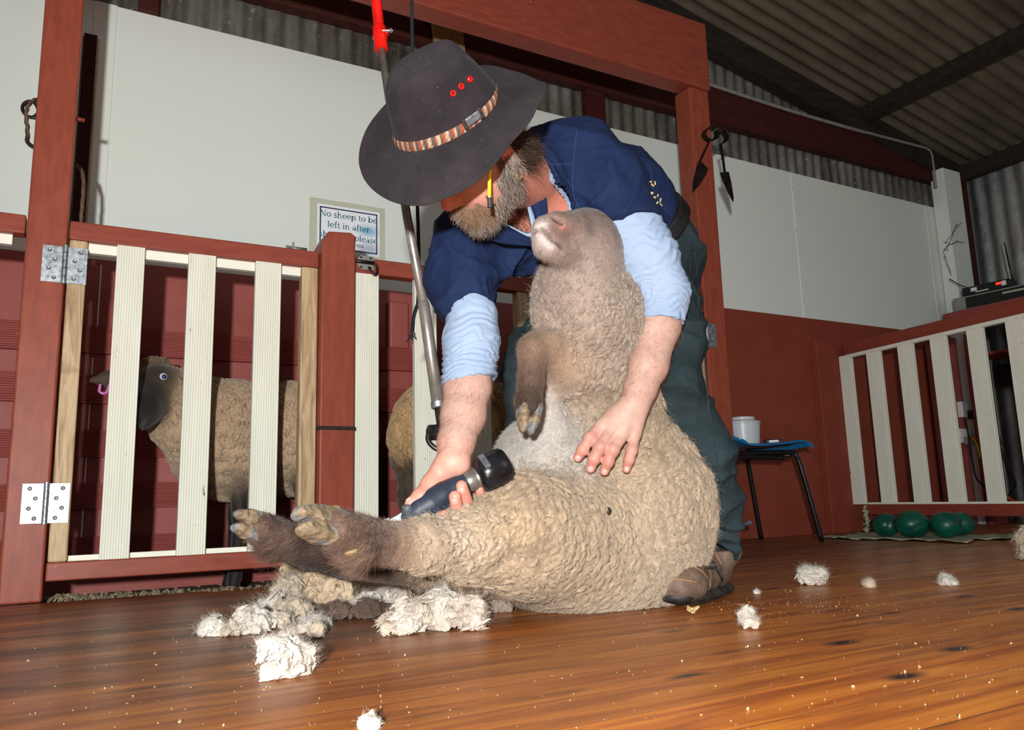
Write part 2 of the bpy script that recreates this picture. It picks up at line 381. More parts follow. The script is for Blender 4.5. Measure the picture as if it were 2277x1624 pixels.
# ================================================================== POSTS, BEAM, GATES
def post(x0, x1, y0, y1, top, lab, mat='red_paint_upright', lean=0):
    c = V((x0+x1)/2, (y0+y1)/2, 0)
    return tag(MB().box((x0, y0, 0), (x1, y1, top)).build('post', mat, bevel=.006, at=c), lab, 'post')
PL = (-.163, -.064); PM = (.652, .764); P3 = (1.462, 1.568); PR = (2.305, 2.42)
post(*PL, YF, YF+.1, 2.9, 'tall red painted post carrying two bright hinges of the slatted gate')
pm_ = tag(MB().prism([(0, 0), (0, 1.072), (.020, 1.112), (.095, 1.118), (.112, 1.108), (.112, 0)], (PM[0], YF-.03, 0), (1, 0, 0), (0, 0, 1), (0, .11, 0)).build('post', 'red_paint_upright', bevel=.006, at=(.708, YF, 0)), 'short red post in front of the paper sign, with a bolt latch', 'post')
MB().box((PM[0]-.0015, YF-.0315, .462), (PM[1]+.0015, YF+.05, .474)).build('saw_joint', 'black_timber', pm_)
post(*P3, YF, YF+.1, 1.12, 'short red post hidden behind the shearer at the end of the middle pen panel', 'red_paint_deep')
rp = post(*PR, YF, YF+.1, 2.038, 'red post under the end of the beam with hand shears hung on it')
MB().box((PR[0], YF+.004, .98), (PR[0]+.03, YF+.1, 1.05)).build('stop_block', 'red_paint_upright', rp)
# bolt sticking out of the post near the floor
b = P(1645, 1163, y=YF)
tag(MB().tube([b+V(-.02, -.002, -.012), b+V(-.005, -.03, -.006), b+V(.003, -.045, 0)], .007, 8).lathe(b+V(.003, -.045, 0), (.15, -1, .1), [(.012, 0), (.012, .008), (.007, .009), (.007, .014)], 6).build('coach_bolt', 'zinc_plate', at=b), 'bright bolt end sticking out low on the red post by the trousers', 'bolt')
bm = MB().box((PL[0], YF-.012, 2.040), (PR[1]+.004, YF+.085, 2.372)).build('header_beam', 'red_paint_long', bevel=.008, at=(1.1, YF, 2.04))
tag(bm, 'wide red timber beam spanning overhead between the tall posts', 'beam')
nb = MB()
for x, z in ((2.36, 2.30), (2.36, 2.11), (2.30, 2.08)): nb.lathe((x, YF-.012, z), (0, -1, 0), [(.007, 0), (.006, .002)], 10)
nb.build('nail_head', 'red_paint_upright', bm)

def slat(x0, x1, z0, z1, y, parent, n=11):
    return MB().prism(reeded(x1-x0, .019, n), (x0, y, z0), (1, 0, 0), (0, 1, 0), (0, 0, z1-z0)).build('slat', 'cream_slat', parent)
def hinge(xc, zc, y, parent, s=1.):
    """butt hinge: two leaves of plate with a knuckle barrel"""
    e = MB().box((xc-.055*s, y-.003, zc-.052*s), (xc-.006, y, zc+.052*s)).box((xc+.006, y-.003, zc-.052*s), (xc+.055*s, y, zc+.052*s)).build('hinge', 'zinc_plate', parent)
    k = MB()
    for i in range(5):
        z = zc+(-.056+i*.0224)*s; k.tube([(xc, y-.007, z+.0008), (xc, y-.007, z+.0216*s)], .0068, 12)
    auto_smooth(k.build('knuckle', 'zinc_plate', e))
    for sx in (-1, 1):
        for i in range(4):
            c = (xc+sx*(.024+.014*(i % 2))*s, y-.003, zc+(-.039+.026*i)*s)
            auto_smooth(MB().lathe(c, (0, -1, 0), [(.0058, 0), (.0056, .0015), (.0042, .0026), (.0018, .0016)], 10).build('screw', 'steel_tube', e))
    return e
ZT0, ZT1, ZB0, ZB1 = .993, 1.047, .052, .101
def gate(name, x0, x1, slats, lab, stiles=(), hinges=(), cat='gate', y=YF+.004, bottom=True):
    g = thing(name, ((x0+x1)/2, y, 0), lab, cat, )
    MB().box((x0, y-.004, ZT0), (x1, y+.045, ZT1)).build('top_rail', 'red_paint_long', g, bevel=.004)
    if bottom: MB().box((x0, y-.004, ZB0), (x1, y+.045, ZB1)).build('bottom_rail', 'red_paint_long', g, bevel=.004)
    xs0 = stiles[0][1] if stiles else x0
    MB().box((xs0, y+.021, ZT0-.028), (x1-.03, y+.040, ZT0)).build('batten', 'cream_strip', g)
    MB().box((xs0, y+.021, ZB1), (x1-.03, y+.040, ZB1+.014)).build('batten', 'cream_strip', g)
    for a, b_ in stiles: MB().box((a, y, ZB1), (b_, y+.04, ZT0)).build('stile', 'raw_timber', g, bevel=.005)
    for a, b_ in slats: slat(a, b_, ZB1, ZT0, y+.002, g)
    for hx, hz in hinges: hinge(hx, hz, y-.0052, g)
    return g
hx = (PL[1]-.061)/2-.0
g1 = gate('slatted_gate', -.060, .650, ((.063, .137), (.257, .335), (.453, .532)), 'cream slatted gate hinged on the tall red post with a black-faced sheep behind', ((-.058, -.012), (.597, .650)), ((-.066, .914), (-.071, .256)))
MB().box((.60, YF+.006, -.03), (.642, YF+.04, ZB0)).build('stile_foot', 'raw_timber', g1)
g2 = gate('pen_panel', .768, 1.46, ((.770, .856), (.984, 1.066), (1.200, 1.272)), 'cream slatted pen panel behind the downtube and bare forearm', ((1.39, 1.44),), cat='fence panel')
g3 = gate('slatted_gate', 1.575, 2.300, ((1.70, 1.775), (1.88, 1.955), (2.06, 2.135)), 'slatted gate mostly hidden behind the shearer, hinged on the red post with the hand shears', ((2.245, 2.298),), ((2.302, .897),))
g4 = gate('pen_panel', -1.40, -.166, ((-1.20, -1.12), (-1.0, -.92), (-.80, -.72), (-.60, -.52)), 'end of a red pen rail running out of the picture past the tall post', cat='fence panel')
# gate standing out from the wall on the far side
GA, GB = V(3.835, 2.965, 0), V(3.66, 1.60, 0)
gd = nrm(GB-GA); gn = nrm(np.cross(gd, [0, 0, 1.])); gn = gn if gn[0] < 0 else -gn
g5 = thing('slatted_gate', GA, 'cream slatted gate standing out from the wall above green balls', 'gate')
def gbox(a, b_, z0, z1, t0, t1): return MB().obox(GA+gd*(a+b_)/2+gn*(t0+t1)/2+V(0, 0, (z0+z1)/2), (gd, gn, V(0, 0, 1)), ((b_-a)/2, abs(t1-t0)/2, (z1-z0)/2))
GL = np.linalg.norm(GB-GA)
gbox(0, GL, .995, 1.055, -.03, .022).build('top_rail', 'red_paint_deep', g5, bevel=.004)
gbox(.06, GL, .094, .150, -.03, .022).build('bottom_rail', 'red_paint_deep', g5, bevel=.004)
gbox(.02, GL, .976, .995, -.025, .006).build('batten', 'cream_strip', g5)
gbox(.06, GL, .150, .160, -.025, .006).build('batten', 'cream_strip', g5)
GS = []
for px0, px1 in ((1862, 1891), (1925, 1955), (1994, 2027), (2066, 2101), (2147, 2183), (2233, 2275)):
    def onp(px, py):
        r = CF*FP + CR*(px-1138.5) - CU*(py-812.0); t = np.dot(GA-CAM, gn)/np.dot(r, gn); return np.dot(CAM+t*r-GA, gd)
    a, b_ = onp(px0, 800-(px0-1862)*.24), onp(px1, 800-(px0-1862)*.24); GS.append((a, b_))
for a, b_ in GS + [(GS[-1][1]+.1, GS[-1][1]+.19), (GS[-1][1]+.29, GS[-1][1]+.38)]:
    if b_ < GL-.01:
        MB().prism(reeded(b_-a, .02, 11), GA+gd*a+V(0, 0, .150), gd, -gn, V(0, 0, .845)).build('slat', 'cream_slat', g5)
fz = MB()
for k in range(60):
    p = GA+gd*.06+gn*.03+V(0, 0, rng.uniform(.0, .15)); q = p+V(*rng.normal(0, .012, 3)); fz.tube([p, (p+q)/2+V(*rng.normal(0, .006, 3)), q], [.003, .004, .001], 4)
tag(fz.build('wool_scrap', 'pale_cloth', at=GA+gd*.06+gn*.03), 'scrap of grey wool caught on the end of the bottom rail above the floor', 'wool')
# pen wall box, grooved upright board, leaning plank
c0, c1 = P(867, 668, y=YW-.05), P(911, 776, y=YW-.05)
tag(MB().box((c0[0], YW-.05, c1[2]), (c1[0], YW-.014, c0[2])).build('junction_box', 'red_sheet', bevel=.01, at=(c0[0], YW, c1[2])), 'red painted box on the pen wall behind the middle panel', 'box')
a, b_ = P(187, 76, y=YW-.08), P(217, 80, y=YW-.08)
gb = MB().prism(reeded(b_[0]-a[0], .022, 8), (a[0], YW-.09, 1.0), (1, 0, 0), (0, 1, 0), (0, 0, a[2]-1.0)).build('grooved_board', 'dark_red_trim', at=(a[0], YW-.08, 1.0))
tag(gb, 'dark red grooved board fixed upright beside the tall post', 'board')
MB().box((a[0]-.012, YW-.068, 1.0), (b_[0]+.006, YW-.01, a[2])).build('backing_timber', 'raw_timber', gb)
pl = P(989, 20, y=YW-.085); dd = nrm(P(1003, 135, y=YW-.085)-pl)
pe = pl+dd*.62; pl = pl-dd*.05
tag(MB().obox((pl+pe)/2, (nrm(np.cross(dd, [0, 1., 0])), V(0, 1, 0), dd), (.073, .014, np.linalg.norm(pe-pl)/2)).build('plank', 'hessian', bevel=.004, at=pe), 'fuzzy brown plank leaning on the iron wall behind the hat', 'plank')
# ================================================================== ORGANIC SURFACES (blended distance fields -> one continuous mesh)
def _hash(i, j, k, seed):
    h = (i*374761393 + j*668265263 + k*2147483647 + seed*974634777) & 0xffffffff
    h = ((h ^ (h >> 13))*1274126177) & 0xffffffff
    return ((h ^ (h >> 16)) & 0xffff)/65535.0
def vnoise(p, scale, seed=0):
    """smooth value noise in -1..1"""
    q = np.asarray(p)*scale; i = np.floor(q).astype(np.int64); f = q-i; f = f*f*(3-2*f); r = 0
    for dx in (0, 1):
        wx = f[:, 0] if dx else 1-f[:, 0]
        for dy in (0, 1):
            wy = f[:, 1] if dy else 1-f[:, 1]
            for dz in (0, 1):
                wz = f[:, 2] if dz else 1-f[:, 2]
                r = r + wx*wy*wz*_hash(i[:, 0]+dx, i[:, 1]+dy, i[:, 2]+dz, seed)
    return r*2-1
def smin(a, b, k):
    if k <= 0: return np.minimum(a, b)
    h = np.clip(.5+.5*(b-a)/k, 0, 1); return b+(a-b)*h-k*h*(1-h)
class SDF:
    def __init__(s): s.p = []; s.floor = None
    def cone(s, a, b, ra, rb, k=.02, col=None, wool=0., flat=None, cut=False):
        """tapered limb from a to b; flat = (direction, factor) squeezes it along that direction"""
        s.p.append(dict(t=0, a=V(*a), b=V(*b), ra=ra, rb=rb, k=k, col=col, wool=wool, flat=None if flat is None else (nrm(flat[0]), flat[1]), cut=cut)); return s
    def chain(s, pts, k=.02, col=None, wool=0., flat=None):
        """pts: (point, radius) along a limb"""
        for (a, ra), (b, rb) in zip(pts, pts[1:]): s.cone(a, b, ra, rb, k, col, wool, flat)
        return s
    def ell(s, c, r, ax=None, k=.02, col=None, wool=0., cut=False):
        s.p.append(dict(t=1, c=V(*c), r=V(*r) if not np.isscalar(r) else V(r, r, r), ax=np.eye(3) if ax is None else np.array([nrm(a) for a in ax]), k=k, col=col, wool=wool, cut=cut)); return s
    def one(s, q, P_):
        if q['t'] == 0:
            ba = q['b']-q['a']; pa = P_-q['a']; t = np.clip(pa@ba/max(ba@ba, 1e-12), 0, 1); v = pa-t[:, None]*ba
            if q['flat'] is not None:
                n, fz = q['flat']; c = v@n; v = v+np.outer(c*(1/fz-1), n)
            return np.sqrt((v*v).sum(1))-(q['ra']+(q['rb']-q['ra'])*t)
        v = (P_-q['c'])@q['ax'].T; k0 = np.sqrt(((v/q['r'])**2).sum(1)); k1 = np.sqrt(((v/q['r']**2)**2).sum(1))
        return k0*(k0-1)/np.maximum(k1, 1e-9)
    def field(s, P_, idx=None):
        d = None
        for i in (range(len(s.p)) if idx is None else idx):
            q = s.p[i]; di = s.one(q, P_)
            if d is None: d = di if not q['cut'] else np.full(len(P_), 1.)
            elif q['cut']: d = -smin(-d, di, q['k'])
            else: d = smin(d, di, q['k'])
        if s.floor is not None: d = np.maximum(d, s.floor-P_[:, 2])
        return d
    def bounds(s):
        lo, hi = np.full(3, 1e9), np.full(3, -1e9)
        for q in s.p:
            if q['cut']: continue
            for c, r in (((q['a'], q['ra']), (q['b'], q['rb'])) if q['t'] == 0 else ((q['c'], q['r'].max()),)):
                lo = np.minimum(lo, c-r); hi = np.maximum(hi, c+r)
        return lo-.03, hi+.03
    def surface(s, vox):
        """sparse surface nets: (vertices, quads)"""
        B = 14; lo, hi = s.bounds(); nb = np.ceil((hi-lo)/(vox*B)).astype(int); rad = B*vox*.87
        g = np.stack(np.meshgrid(*[np.arange(n) for n in nb], indexing='ij'), -1).reshape(-1, 3)
        cen = lo+(g+.5)*vox*B
        D_ = np.stack([s.one(q, cen) for q in s.p], 1); pos = np.array([not q['cut'] for q in s.p])
        dmin = np.where(pos, D_, 9).min(1)
        act = np.nonzero(dmin < rad*1.25+.03)[0]; act = act[dmin[act] > -rad*2.2-.05]
        N = nb*B+2; key = lambda c: (c[:, 0]*N[1]+c[:, 1])*N[2]+c[:, 2]
        cg = np.stack(np.meshgrid(*[np.arange(B+1)]*3, indexing='ij'), -1).reshape(-1, 3)
        ids, verts, ed = [], [], []
        E12 = [(a, b) for a in range(8) for b in range(8) if a < b and bin(a ^ b).count('1') == 1]
        off = np.array([[(c >> 2) & 1, (c >> 1) & 1, c & 1] for c in range(8)])
        for bi in act:
            idx = [i for i in range(len(s.p)) if D_[bi, i] < dmin[bi]+2*rad+2.5*s.p[i]['k']+.01]
            if not idx: continue
            base = g[bi]*B; pts = lo+(base+cg)*vox
            f = s.field(pts, idx).reshape(B+1, B+1, B+1)
            if (f > 0).all() or (f < 0).all(): continue
            c8 = np.stack([f[o[0]:o[0]+B, o[1]:o[1]+B, o[2]:o[2]+B] for o in off], -1).reshape(-1, 8)
            sg = c8 < 0; m = sg.any(1) & ~sg.all(1)
            if not m.any(): continue
            cell = cg.reshape(B+1, B+1, B+1, 3)[:B, :B, :B].reshape(-1, 3)[m]+base; c8 = c8[m]; sg = sg[m]
            acc = np.zeros((len(cell), 3)); cnt = np.zeros(len(cell))
            for a, b in E12:
                x = sg[:, a] != sg[:, b]; t = np.where(x, c8[:, a]/np.where(x, c8[:, a]-c8[:, b], 1), 0)
                acc += np.where(x[:, None], off[a]+(off[b]-off[a])*t[:, None], 0); cnt += x
            ids.append(key(cell)); verts.append(lo+(cell+acc/cnt[:, None])*vox)
            for ax, b in ((0, 4), (1, 2), (2, 1)):
                x = sg[:, 0] != sg[:, b]
                if x.any(): ed.append((ax, cell[x], sg[x, 0]))
        ids = np.concatenate(ids); verts = np.concatenate(verts); o = np.argsort(ids); ids, verts = ids[o], verts[o]
        quads = []
        U_ = np.eye(3, dtype=int)
        for ax, c, inside in ed:
            u, w = U_[(ax+1) % 3], U_[(ax+2) % 3]
            q = np.stack([key(c-u-w), key(c-w), key(c), key(c-u)], 1)
            j = np.minimum(np.searchsorted(ids, q), len(ids)-1); ok = (ids[j] == q).all(1)
            j = j[ok]; fl_ = ~inside[ok]; j[fl_] = j[fl_][:, ::-1]; quads.append(j)
        return verts, np.concatenate(quads)
    def normal(s, P_, e=.0015):
        # exact enough from finite differences of the full field, in chunks
        out = np.zeros_like(P_)
        for i in range(0, len(P_), 60000):
            p = P_[i:i+60000]
            g = np.stack([s.field(p+e*np.eye(3)[k])-s.field(p-e*np.eye(3)[k]) for k in range(3)], 1)
            out[i:i+60000] = g/np.maximum(np.linalg.norm(g, axis=1, keepdims=True), 1e-9)
        return out
    def blend(s, P_, sig=.015):
        """colour (n,3 linear) and wool amount (n) by nearest limb, softly blended"""
        W = np.zeros(len(P_)); C = np.zeros((len(P_), 3)); L = np.zeros(len(P_)); dm = None
        ds = [(q, s.one(q, P_)) for q in s.p if q['col'] is not None]
        dm = np.min([d for _, d in ds], 0)
        for q, d in ds:
            w = np.exp(-(d-dm)/sig); W += w; C += w[:, None]*np.array(lin(q['col'])); L += w*q['wool']
        return C/W[:, None], L/W
def quad_mesh(name, v, f):
    me = bpy.data.meshes.new(name); n, m = len(f), f.shape[1]
    me.vertices.add(len(v)); me.vertices.foreach_set('co', np.ascontiguousarray(v, np.float32).ravel())
    me.loops.add(n*m); me.loops.foreach_set('vertex_index', np.ascontiguousarray(f, np.int32).ravel())
    me.polygons.add(n); me.polygons.foreach_set('loop_start', np.arange(0, n*m, m, dtype=np.int32))
    me.polygons.foreach_set('use_smooth', np.ones(n, bool)); me.update(calc_edges=True); me.validate(); return me
def paint(me, col):
    a = me.color_attributes.new('Col', 'FLOAT_COLOR', 'POINT'); c = np.ones((len(me.vertices), 4), np.float32); c[:, :3] = col; a.data.foreach_set('color', c.ravel())
def blob(name, v, f, mat, parent, col=None, at=None):
    off = wloc(parent) if parent is not None else (np.zeros(3) if at is None else V(*at))
    me = quad_mesh(name, v-off, f)
    if col is not None: paint(me, col)
    o = link(name, me, mat, parent)
    if parent is None and at is not None: o.location = at
    return o
def smooth_quads(v, f, it=1, w=.5):
    for _ in range(it):
        acc = np.zeros_like(v); n = np.zeros(len(v))
        for a, b in ((0, 1), (1, 2), (2, 3), (3, 0)):
            np.add.at(acc, f[:, a], v[f[:, b]]); np.add.at(acc, f[:, b], v[f[:, a]]); np.add.at(n, f[:, a], 1); np.add.at(n, f[:, b], 1)
        v = v*(1-w)+w*acc/np.maximum(n, 1)[:, None]
    return v
def vnormals(v, f):
    n = np.cross(v[f[:, 2]]-v[f[:, 0]], v[f[:, 3]]-v[f[:, 1]]); o = np.zeros_like(v)
    for k in range(4): np.add.at(o, f[:, k], n)
    return o/np.maximum(np.linalg.norm(o, axis=1, keepdims=True), 1e-12)
def scatter(v, f, nv, dens, n):
    """n random points on the quads, weighted by area x density (per vertex): positions, normals, vertex index"""
    ar = np.linalg.norm(np.cross(v[f[:, 2]]-v[f[:, 0]], v[f[:, 3]]-v[f[:, 1]]), axis=1)*dens[f].mean(1)
    fi = np.searchsorted(np.cumsum(ar)/ar.sum(), rng.random(n)); fi = np.minimum(fi, len(f)-1)
    w = rng.dirichlet((1, 1, 1, 1), n); q = f[fi]
    return (v[q]*w[:, :, None]).sum(1), nrm_rows((nv[q]*w[:, :, None]).sum(1)), q[:, 0]
def nrm_rows(a): return a/np.maximum(np.linalg.norm(a, axis=1, keepdims=True), 1e-12)
LAST = {}
def locks(p, n, flow, length, rad, lift=.45, crimp=.25, seg=6, ring=5, curl=.5):
    """wool staples: each a tapering crimped finger growing out of p, laid along flow. (vertices, quads, root-to-tip value)"""
    N = len(p); t = nrm_rows(flow-n*(flow*n).sum(1, keepdims=True)); b = np.cross(n, t)
    d0 = nrm_rows(n*lift+t*(1-lift)); ph = rng.uniform(0, 2*pi, N); fr = rng.uniform(1.3, 2.6, N)
    us = np.linspace(0, 1, seg); pos = []
    cur = rng.normal(0, curl, N)
    for u in us:
        w = crimp*np.sin(ph+fr*2*pi*u)*length*.35*u**.5
        c = p-n*rad[:, None]*.6+d0*(length*u)[:, None]+b*(w+cur*length*u*u*.5)[:, None]+(-n*(.35*(u**2))+t*.15*u*u)[:, :]*length[:, None]
        pos.append(c)
    pos = np.stack(pos, 1)                                             # N, seg, 3
    tan = np.gradient(pos, axis=1); tan = tan/np.maximum(np.linalg.norm(tan, axis=2, keepdims=True), 1e-9)
    s_ = np.cross(tan, np.broadcast_to(n[:, None], tan.shape)); s_ = s_/np.maximum(np.linalg.norm(s_, axis=2, keepdims=True), 1e-9); r_ = np.cross(s_, tan)
    LAST.update(pos=pos, s=s_, r=r_)
    prof = np.array([.75, 1., 1., .82, .5, .08]) if seg == 6 else np.interp(us, [0, .3, .6, .85, 1], [.75, 1, .9, .5, .08])
    vs = []
    for k in range(ring):
        a = 2*pi*k/ring; vs.append(pos+(s_*math.cos(a)+r_*math.sin(a)*.75)*(rad[:, None]*prof)[:, :, None])
    vs = np.stack(vs, 2).reshape(-1, 3)                               # N, seg, ring
    q = []
    for i in range(seg-1):
        for k in range(ring): q.append((i*ring+k, i*ring+(k+1) % ring, (i+1)*ring+(k+1) % ring, (i+1)*ring+k))
    f = (np.arange(N)[:, None, None]*seg*ring+np.array(q)[None]).reshape(-1, 4)
    tip = np.broadcast_to(us[None, :, None], (N, seg, ring)).reshape(-1)
    return vs, f, tip, np.repeat(np.arange(N), seg*ring)
def lock_strands(rad, m, sel):
    """m fine fibres wound round each of the last staples (rows sel)"""
    pos, s_, r_ = (LAST[k][sel] for k in ('pos', 's', 'r')); n, k = pos.shape[:2]; prof = np.array([.9, 1.08, 1.06, .9, .65, .5])[:k]; out = []
    for j in range(m):
        a = rng.uniform(0, 2*pi, n); q = rng.uniform(.75, 1.12, n)
        out.append(pos+(s_*np.cos(a)[:, None, None]+r_*np.sin(a)[:, None, None]*.8)*(rad[sel]*q)[:, None, None]*prof[None, :, None]+rng.normal(0, .0006, (n, k, 3))*np.linspace(0, 1.6, k)[None, :, None])
    return np.concatenate(out)
def strands(name, paths, radius, mat, parent, col=None):
    """hair curves: paths (n, k, 3) in world metres"""
    n, k = paths.shape[:2]; hc = bpy.data.hair_curves.new(name); hc.add_curves([k]*n)
    off = wloc(parent)
    hc.attributes['position'].data.foreach_set('vector', np.ascontiguousarray(paths-off, np.float32).ravel())
    rr = hc.attributes.get('radius') or hc.attributes.new('radius', 'FLOAT', 'POINT')
    r = np.asarray(radius, np.float32); r = np.broadcast_to(r*np.linspace(1, .35, k, dtype=np.float32)[None], (n, k)) if r.ndim == 0 else r
    rr.data.foreach_set('value', np.ascontiguousarray(r, np.float32).ravel())
    if col is not None:
        a = hc.attributes.new('Col', 'FLOAT_COLOR', 'POINT'); c = np.ones((n, k, 4), np.float32); c[:, :, :3] = col[:, None, :]; a.data.foreach_set('color', c.ravel())
    o = bpy.data.objects.new(name, hc); COL.objects.link(o); hc.materials.append(MATS[mat]); o.parent = parent; return o
def fuzz(p, n, flow, length, k=5, wild=.35, lift=.5, wave=.0):
    N = len(p); t = nrm_rows(flow-n*(flow*n).sum(1, keepdims=True)); d = nrm_rows(n*lift+t*(1-lift)+rng.normal(0, wild, (N, 3)))
    c = rng.normal(0, wild, (N, 3)); us = np.linspace(0, 1, k)
    b = nrm_rows(np.cross(d, rng.normal(0, 1, (N, 3)))); ph = rng.uniform(0, 2*pi, N)[:, None]; fq = rng.uniform(5, 9, N)[:, None]
    wv = (np.sin(ph+fq*us[None])-np.sin(ph))*us[None]**.5*length[:, None]*wave
    return p[:, None]+b[:, None]*wv[:, :, None]+d[:, None]*(length[:, None]*us)[:, :, None]+c[:, None]*(length[:, None]*us**2*.6)[:, :, None]+t[:, None]*(length[:, None]*us**2*.3)[:, :, None]
attr_mat('fleece', .9, .15, 150, .22, .5, 420, .002, .25)
attr_mat('coat', .65, .25, 240, .3, .35, 500, .001, .15)
attr_mat('fibre', .8, .2, 60, .15)
attr_mat('horn', .6, .35, 120, .4, .6, 160, .003)

# ================================================================== THE SHEEP BEING SHORN
def C(px, py, d): return D(px, py, d)
from mathutils.bvhtree import BVHTree
def onto(vs, fs, pts, lift=.002):
    """drop points seen at (px, py) on a surface; returns world points"""
    tree = BVHTree.FromPolygons([tuple(x) for x in vs], [tuple(x) for x in fs]); out = []
    for px, py in pts:
        r = nrm(CF*FP+CR*(px-1138.5)-CU*(py-812.)); h = tree.ray_cast(Vector(CAM), Vector(r))
        if h[0] is not None: out.append(np.array(h[0])-r*lift)
    return out
CREAM, TAN, GREYW, SHORN = (176, 158, 135), (160, 140, 115), (150, 136, 122), (166, 162, 156)
BROWN, DBROWN, MUZ, THROAT = (98, 76, 64), (52, 39, 33), (84, 69, 62), (138, 123, 115)
S = SDF(); S.floor = 0.001
K = .05
# rump, flank, chest, neck (all fleece)
S.ell(C(1385, 1165, 1.80), (.195, .20, .205), None, K, CREAM, 1)
S.ell(C(1290, 1215, 1.74), (.18, .17, .165), None, K, CREAM, 1)
S.ell(C(1440, 1090, 1.80), (.13, .14, .14), None, K, CREAM, 1)
S.chain([(C(1385, 1090, 1.80), .175), (C(1345, 960, 1.82), .145), (C(1325, 840, 1.80), .128)], K, TAN, .9)
S.chain([(C(1322, 840, 1.79), .126), (C(1322, 730, 1.74), .118), (C(1310, 680, 1.70), .108)], .04, GREYW, .75)
S.ell(C(1232, 680, 1.68), (.045, .05, .075), None, .03, GREYW, .8)
S.cone(C(1310, 690, 1.69), C(1285, 628, 1.665), .10, .078, .03, GREYW, .35)
# belly, already shorn: pale and smooth
S.ell(C(1220, 1045, 1.72), (.13, .12, .125), None, .04, SHORN, 0)
S.cone(C(1222, 960, 1.675), C(1218, 870, 1.665), .045, .018, .02, SHORN, 0)
# throat and head, tipped back against the man
S.cone(C(1285, 628, 1.66), C(1300, 570, 1.66), .076, .078, .03, THROAT, 0)
S.ell(C(1308, 548, 1.70), (.068, .080, .070), None, .03, MUZ, 0)
S.cone(C(1300, 520, 1.665), C(1238, 508, 1.575), .052, .031, .025, MUZ, 0)
S.cone(C(1295, 572, 1.645), C(1222, 552, 1.555), .052, .025, .02, THROAT, 0)
S.cone(C(1236, 507, 1.575), C(1212, 507, 1.548), .030, .024, .012, (120, 100, 88), 0)       # upper lip and nose
S.ell(C(1206, 517, 1.546), (.022, .024, .022), None, .01, (186, 176, 170), 0)
S.ell(C(1207, 546, 1.552), (.020, .022, .022), None, .012, (160, 146, 138), 0)              # chin
S.ell(C(1252, 503, 1.545), (.008, .008, .006), None, .006, (190, 128, 112), 0)
# near hind leg: thigh to hock (fleece), cannon (hair)
S.chain([(C(1250, 1190, 1.64), .135), (C(1160, 1190, 1.54), .108), (C(1060, 1208, 1.45), .068)], .04, (170, 150, 124), 1)
S.chain([(C(1060, 1208, 1.45), .062), (C(940, 1212, 1.355), .045)], .025, (184, 168, 146), .45)
S.chain([(C(940, 1212, 1.355), .040), (C(880, 1209, 1.305), .036)], .02, (176, 150, 126), 0)
S.chain([(C(850, 1208, 1.28), .036), (C(790, 1200, 1.215), .036), (C(748, 1180, 1.175), .032)], .015, BROWN, 0)
S.ell(C(795, 1228, 1.195), (.022, .02, .02), None, .02, (150, 120, 100), 0)
# far hind leg
S.chain([(C(1200, 1225, 1.74), .12), (C(1060, 1250, 1.64), .068), (C(940, 1262, 1.56), .042)], .03, (150, 126, 100), .5)
S.chain([(C(900, 1262, 1.54), .036), (C(780, 1246, 1.48), .034), (C(690, 1222, 1.44), .034), (C(612, 1196, 1.395), .034)], .015, DBROWN, 0)
S.cone(C(612, 1196, 1.395), C(580, 1178, 1.37), .033, .028, .015, BROWN, 0)
S.ell(C(598, 1222, 1.375), (.018, .018, .018), None, .015, BROWN, 0)
# near foreleg, folded
S.chain([(C(1262, 810, 1.68), .07), (C(1210, 772, 1.60), .038)], .025, (168, 144, 122), .15)
S.chain([(C(1210, 772, 1.60), .036), (C(1185, 778, 1.57), .029), (C(1180, 850, 1.55), .0245)], .012, (112, 88, 72), 0)
S.chain([(C(1180, 850, 1.55), .0245), (C(1175, 895, 1.53), .026), (C(1176, 915, 1.52), .025)], .012, DBROWN, 0)
v, f = S.surface(.0042)
nv = S.normal(v)
col, wool = S.blend(v, .02)
base_z = v[:, 2]
leg_ = np.clip((.40-v[:, 2])/.05, 0, 1)*np.clip(1-wool*5, 0, 1)*np.clip(((v-C(960, 1200, 1.37))@(-CR))/.05+.5, 0, 1); pn = np.clip(vnoise(v, 24, 61)*1.4+.1, 0, 1)*leg_; col = col*(1-.45*pn[:, None])+np.array(lin((158, 130, 114)))*.45*pn[:, None]; pd = np.clip(vnoise(v, 18, 62)*1.5, 0, 1)*leg_; col = col*(1-.45*pd[:, None])
# natural markings: darker, dirtier belly wool and yolk-stained thigh
stain = np.exp(-(((v-C(1110, 1170, 1.47))/.09)**2).sum(1)); col = col*(1-.3*stain[:, None])+np.array(lin((186, 146, 100)))*.3*stain[:, None]
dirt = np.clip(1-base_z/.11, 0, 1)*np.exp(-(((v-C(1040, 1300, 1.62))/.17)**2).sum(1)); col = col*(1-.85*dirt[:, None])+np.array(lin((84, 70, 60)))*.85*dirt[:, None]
edge = np.exp(-(((v-C(1150, 1108, 1.56))/V(.12, .10, .03))**2).sum(1)); col = col*(1-.35*edge[:, None])+np.array(lin((120, 104, 92)))*.35*edge[:, None]
mz = np.clip(vnoise(v, 34, 17)+.1, 0, 1)*(v[:, 2] > .62)*(wool < .1); col = col*(1-.4*mz[:, None])
nzc = vnoise(v, 22, 3)*.5+vnoise(v, 60, 4)*.5
shorn_m = np.clip(1-np.abs(S.one(S.p[7], v))/.03, 0, 1)
col = col*(1+.14*nzc[:, None])
col = col*(1-.22*np.clip(vnoise(v, 40, 9)-.2, 0, 1)[:, None]*(wool < .1)[:, None])
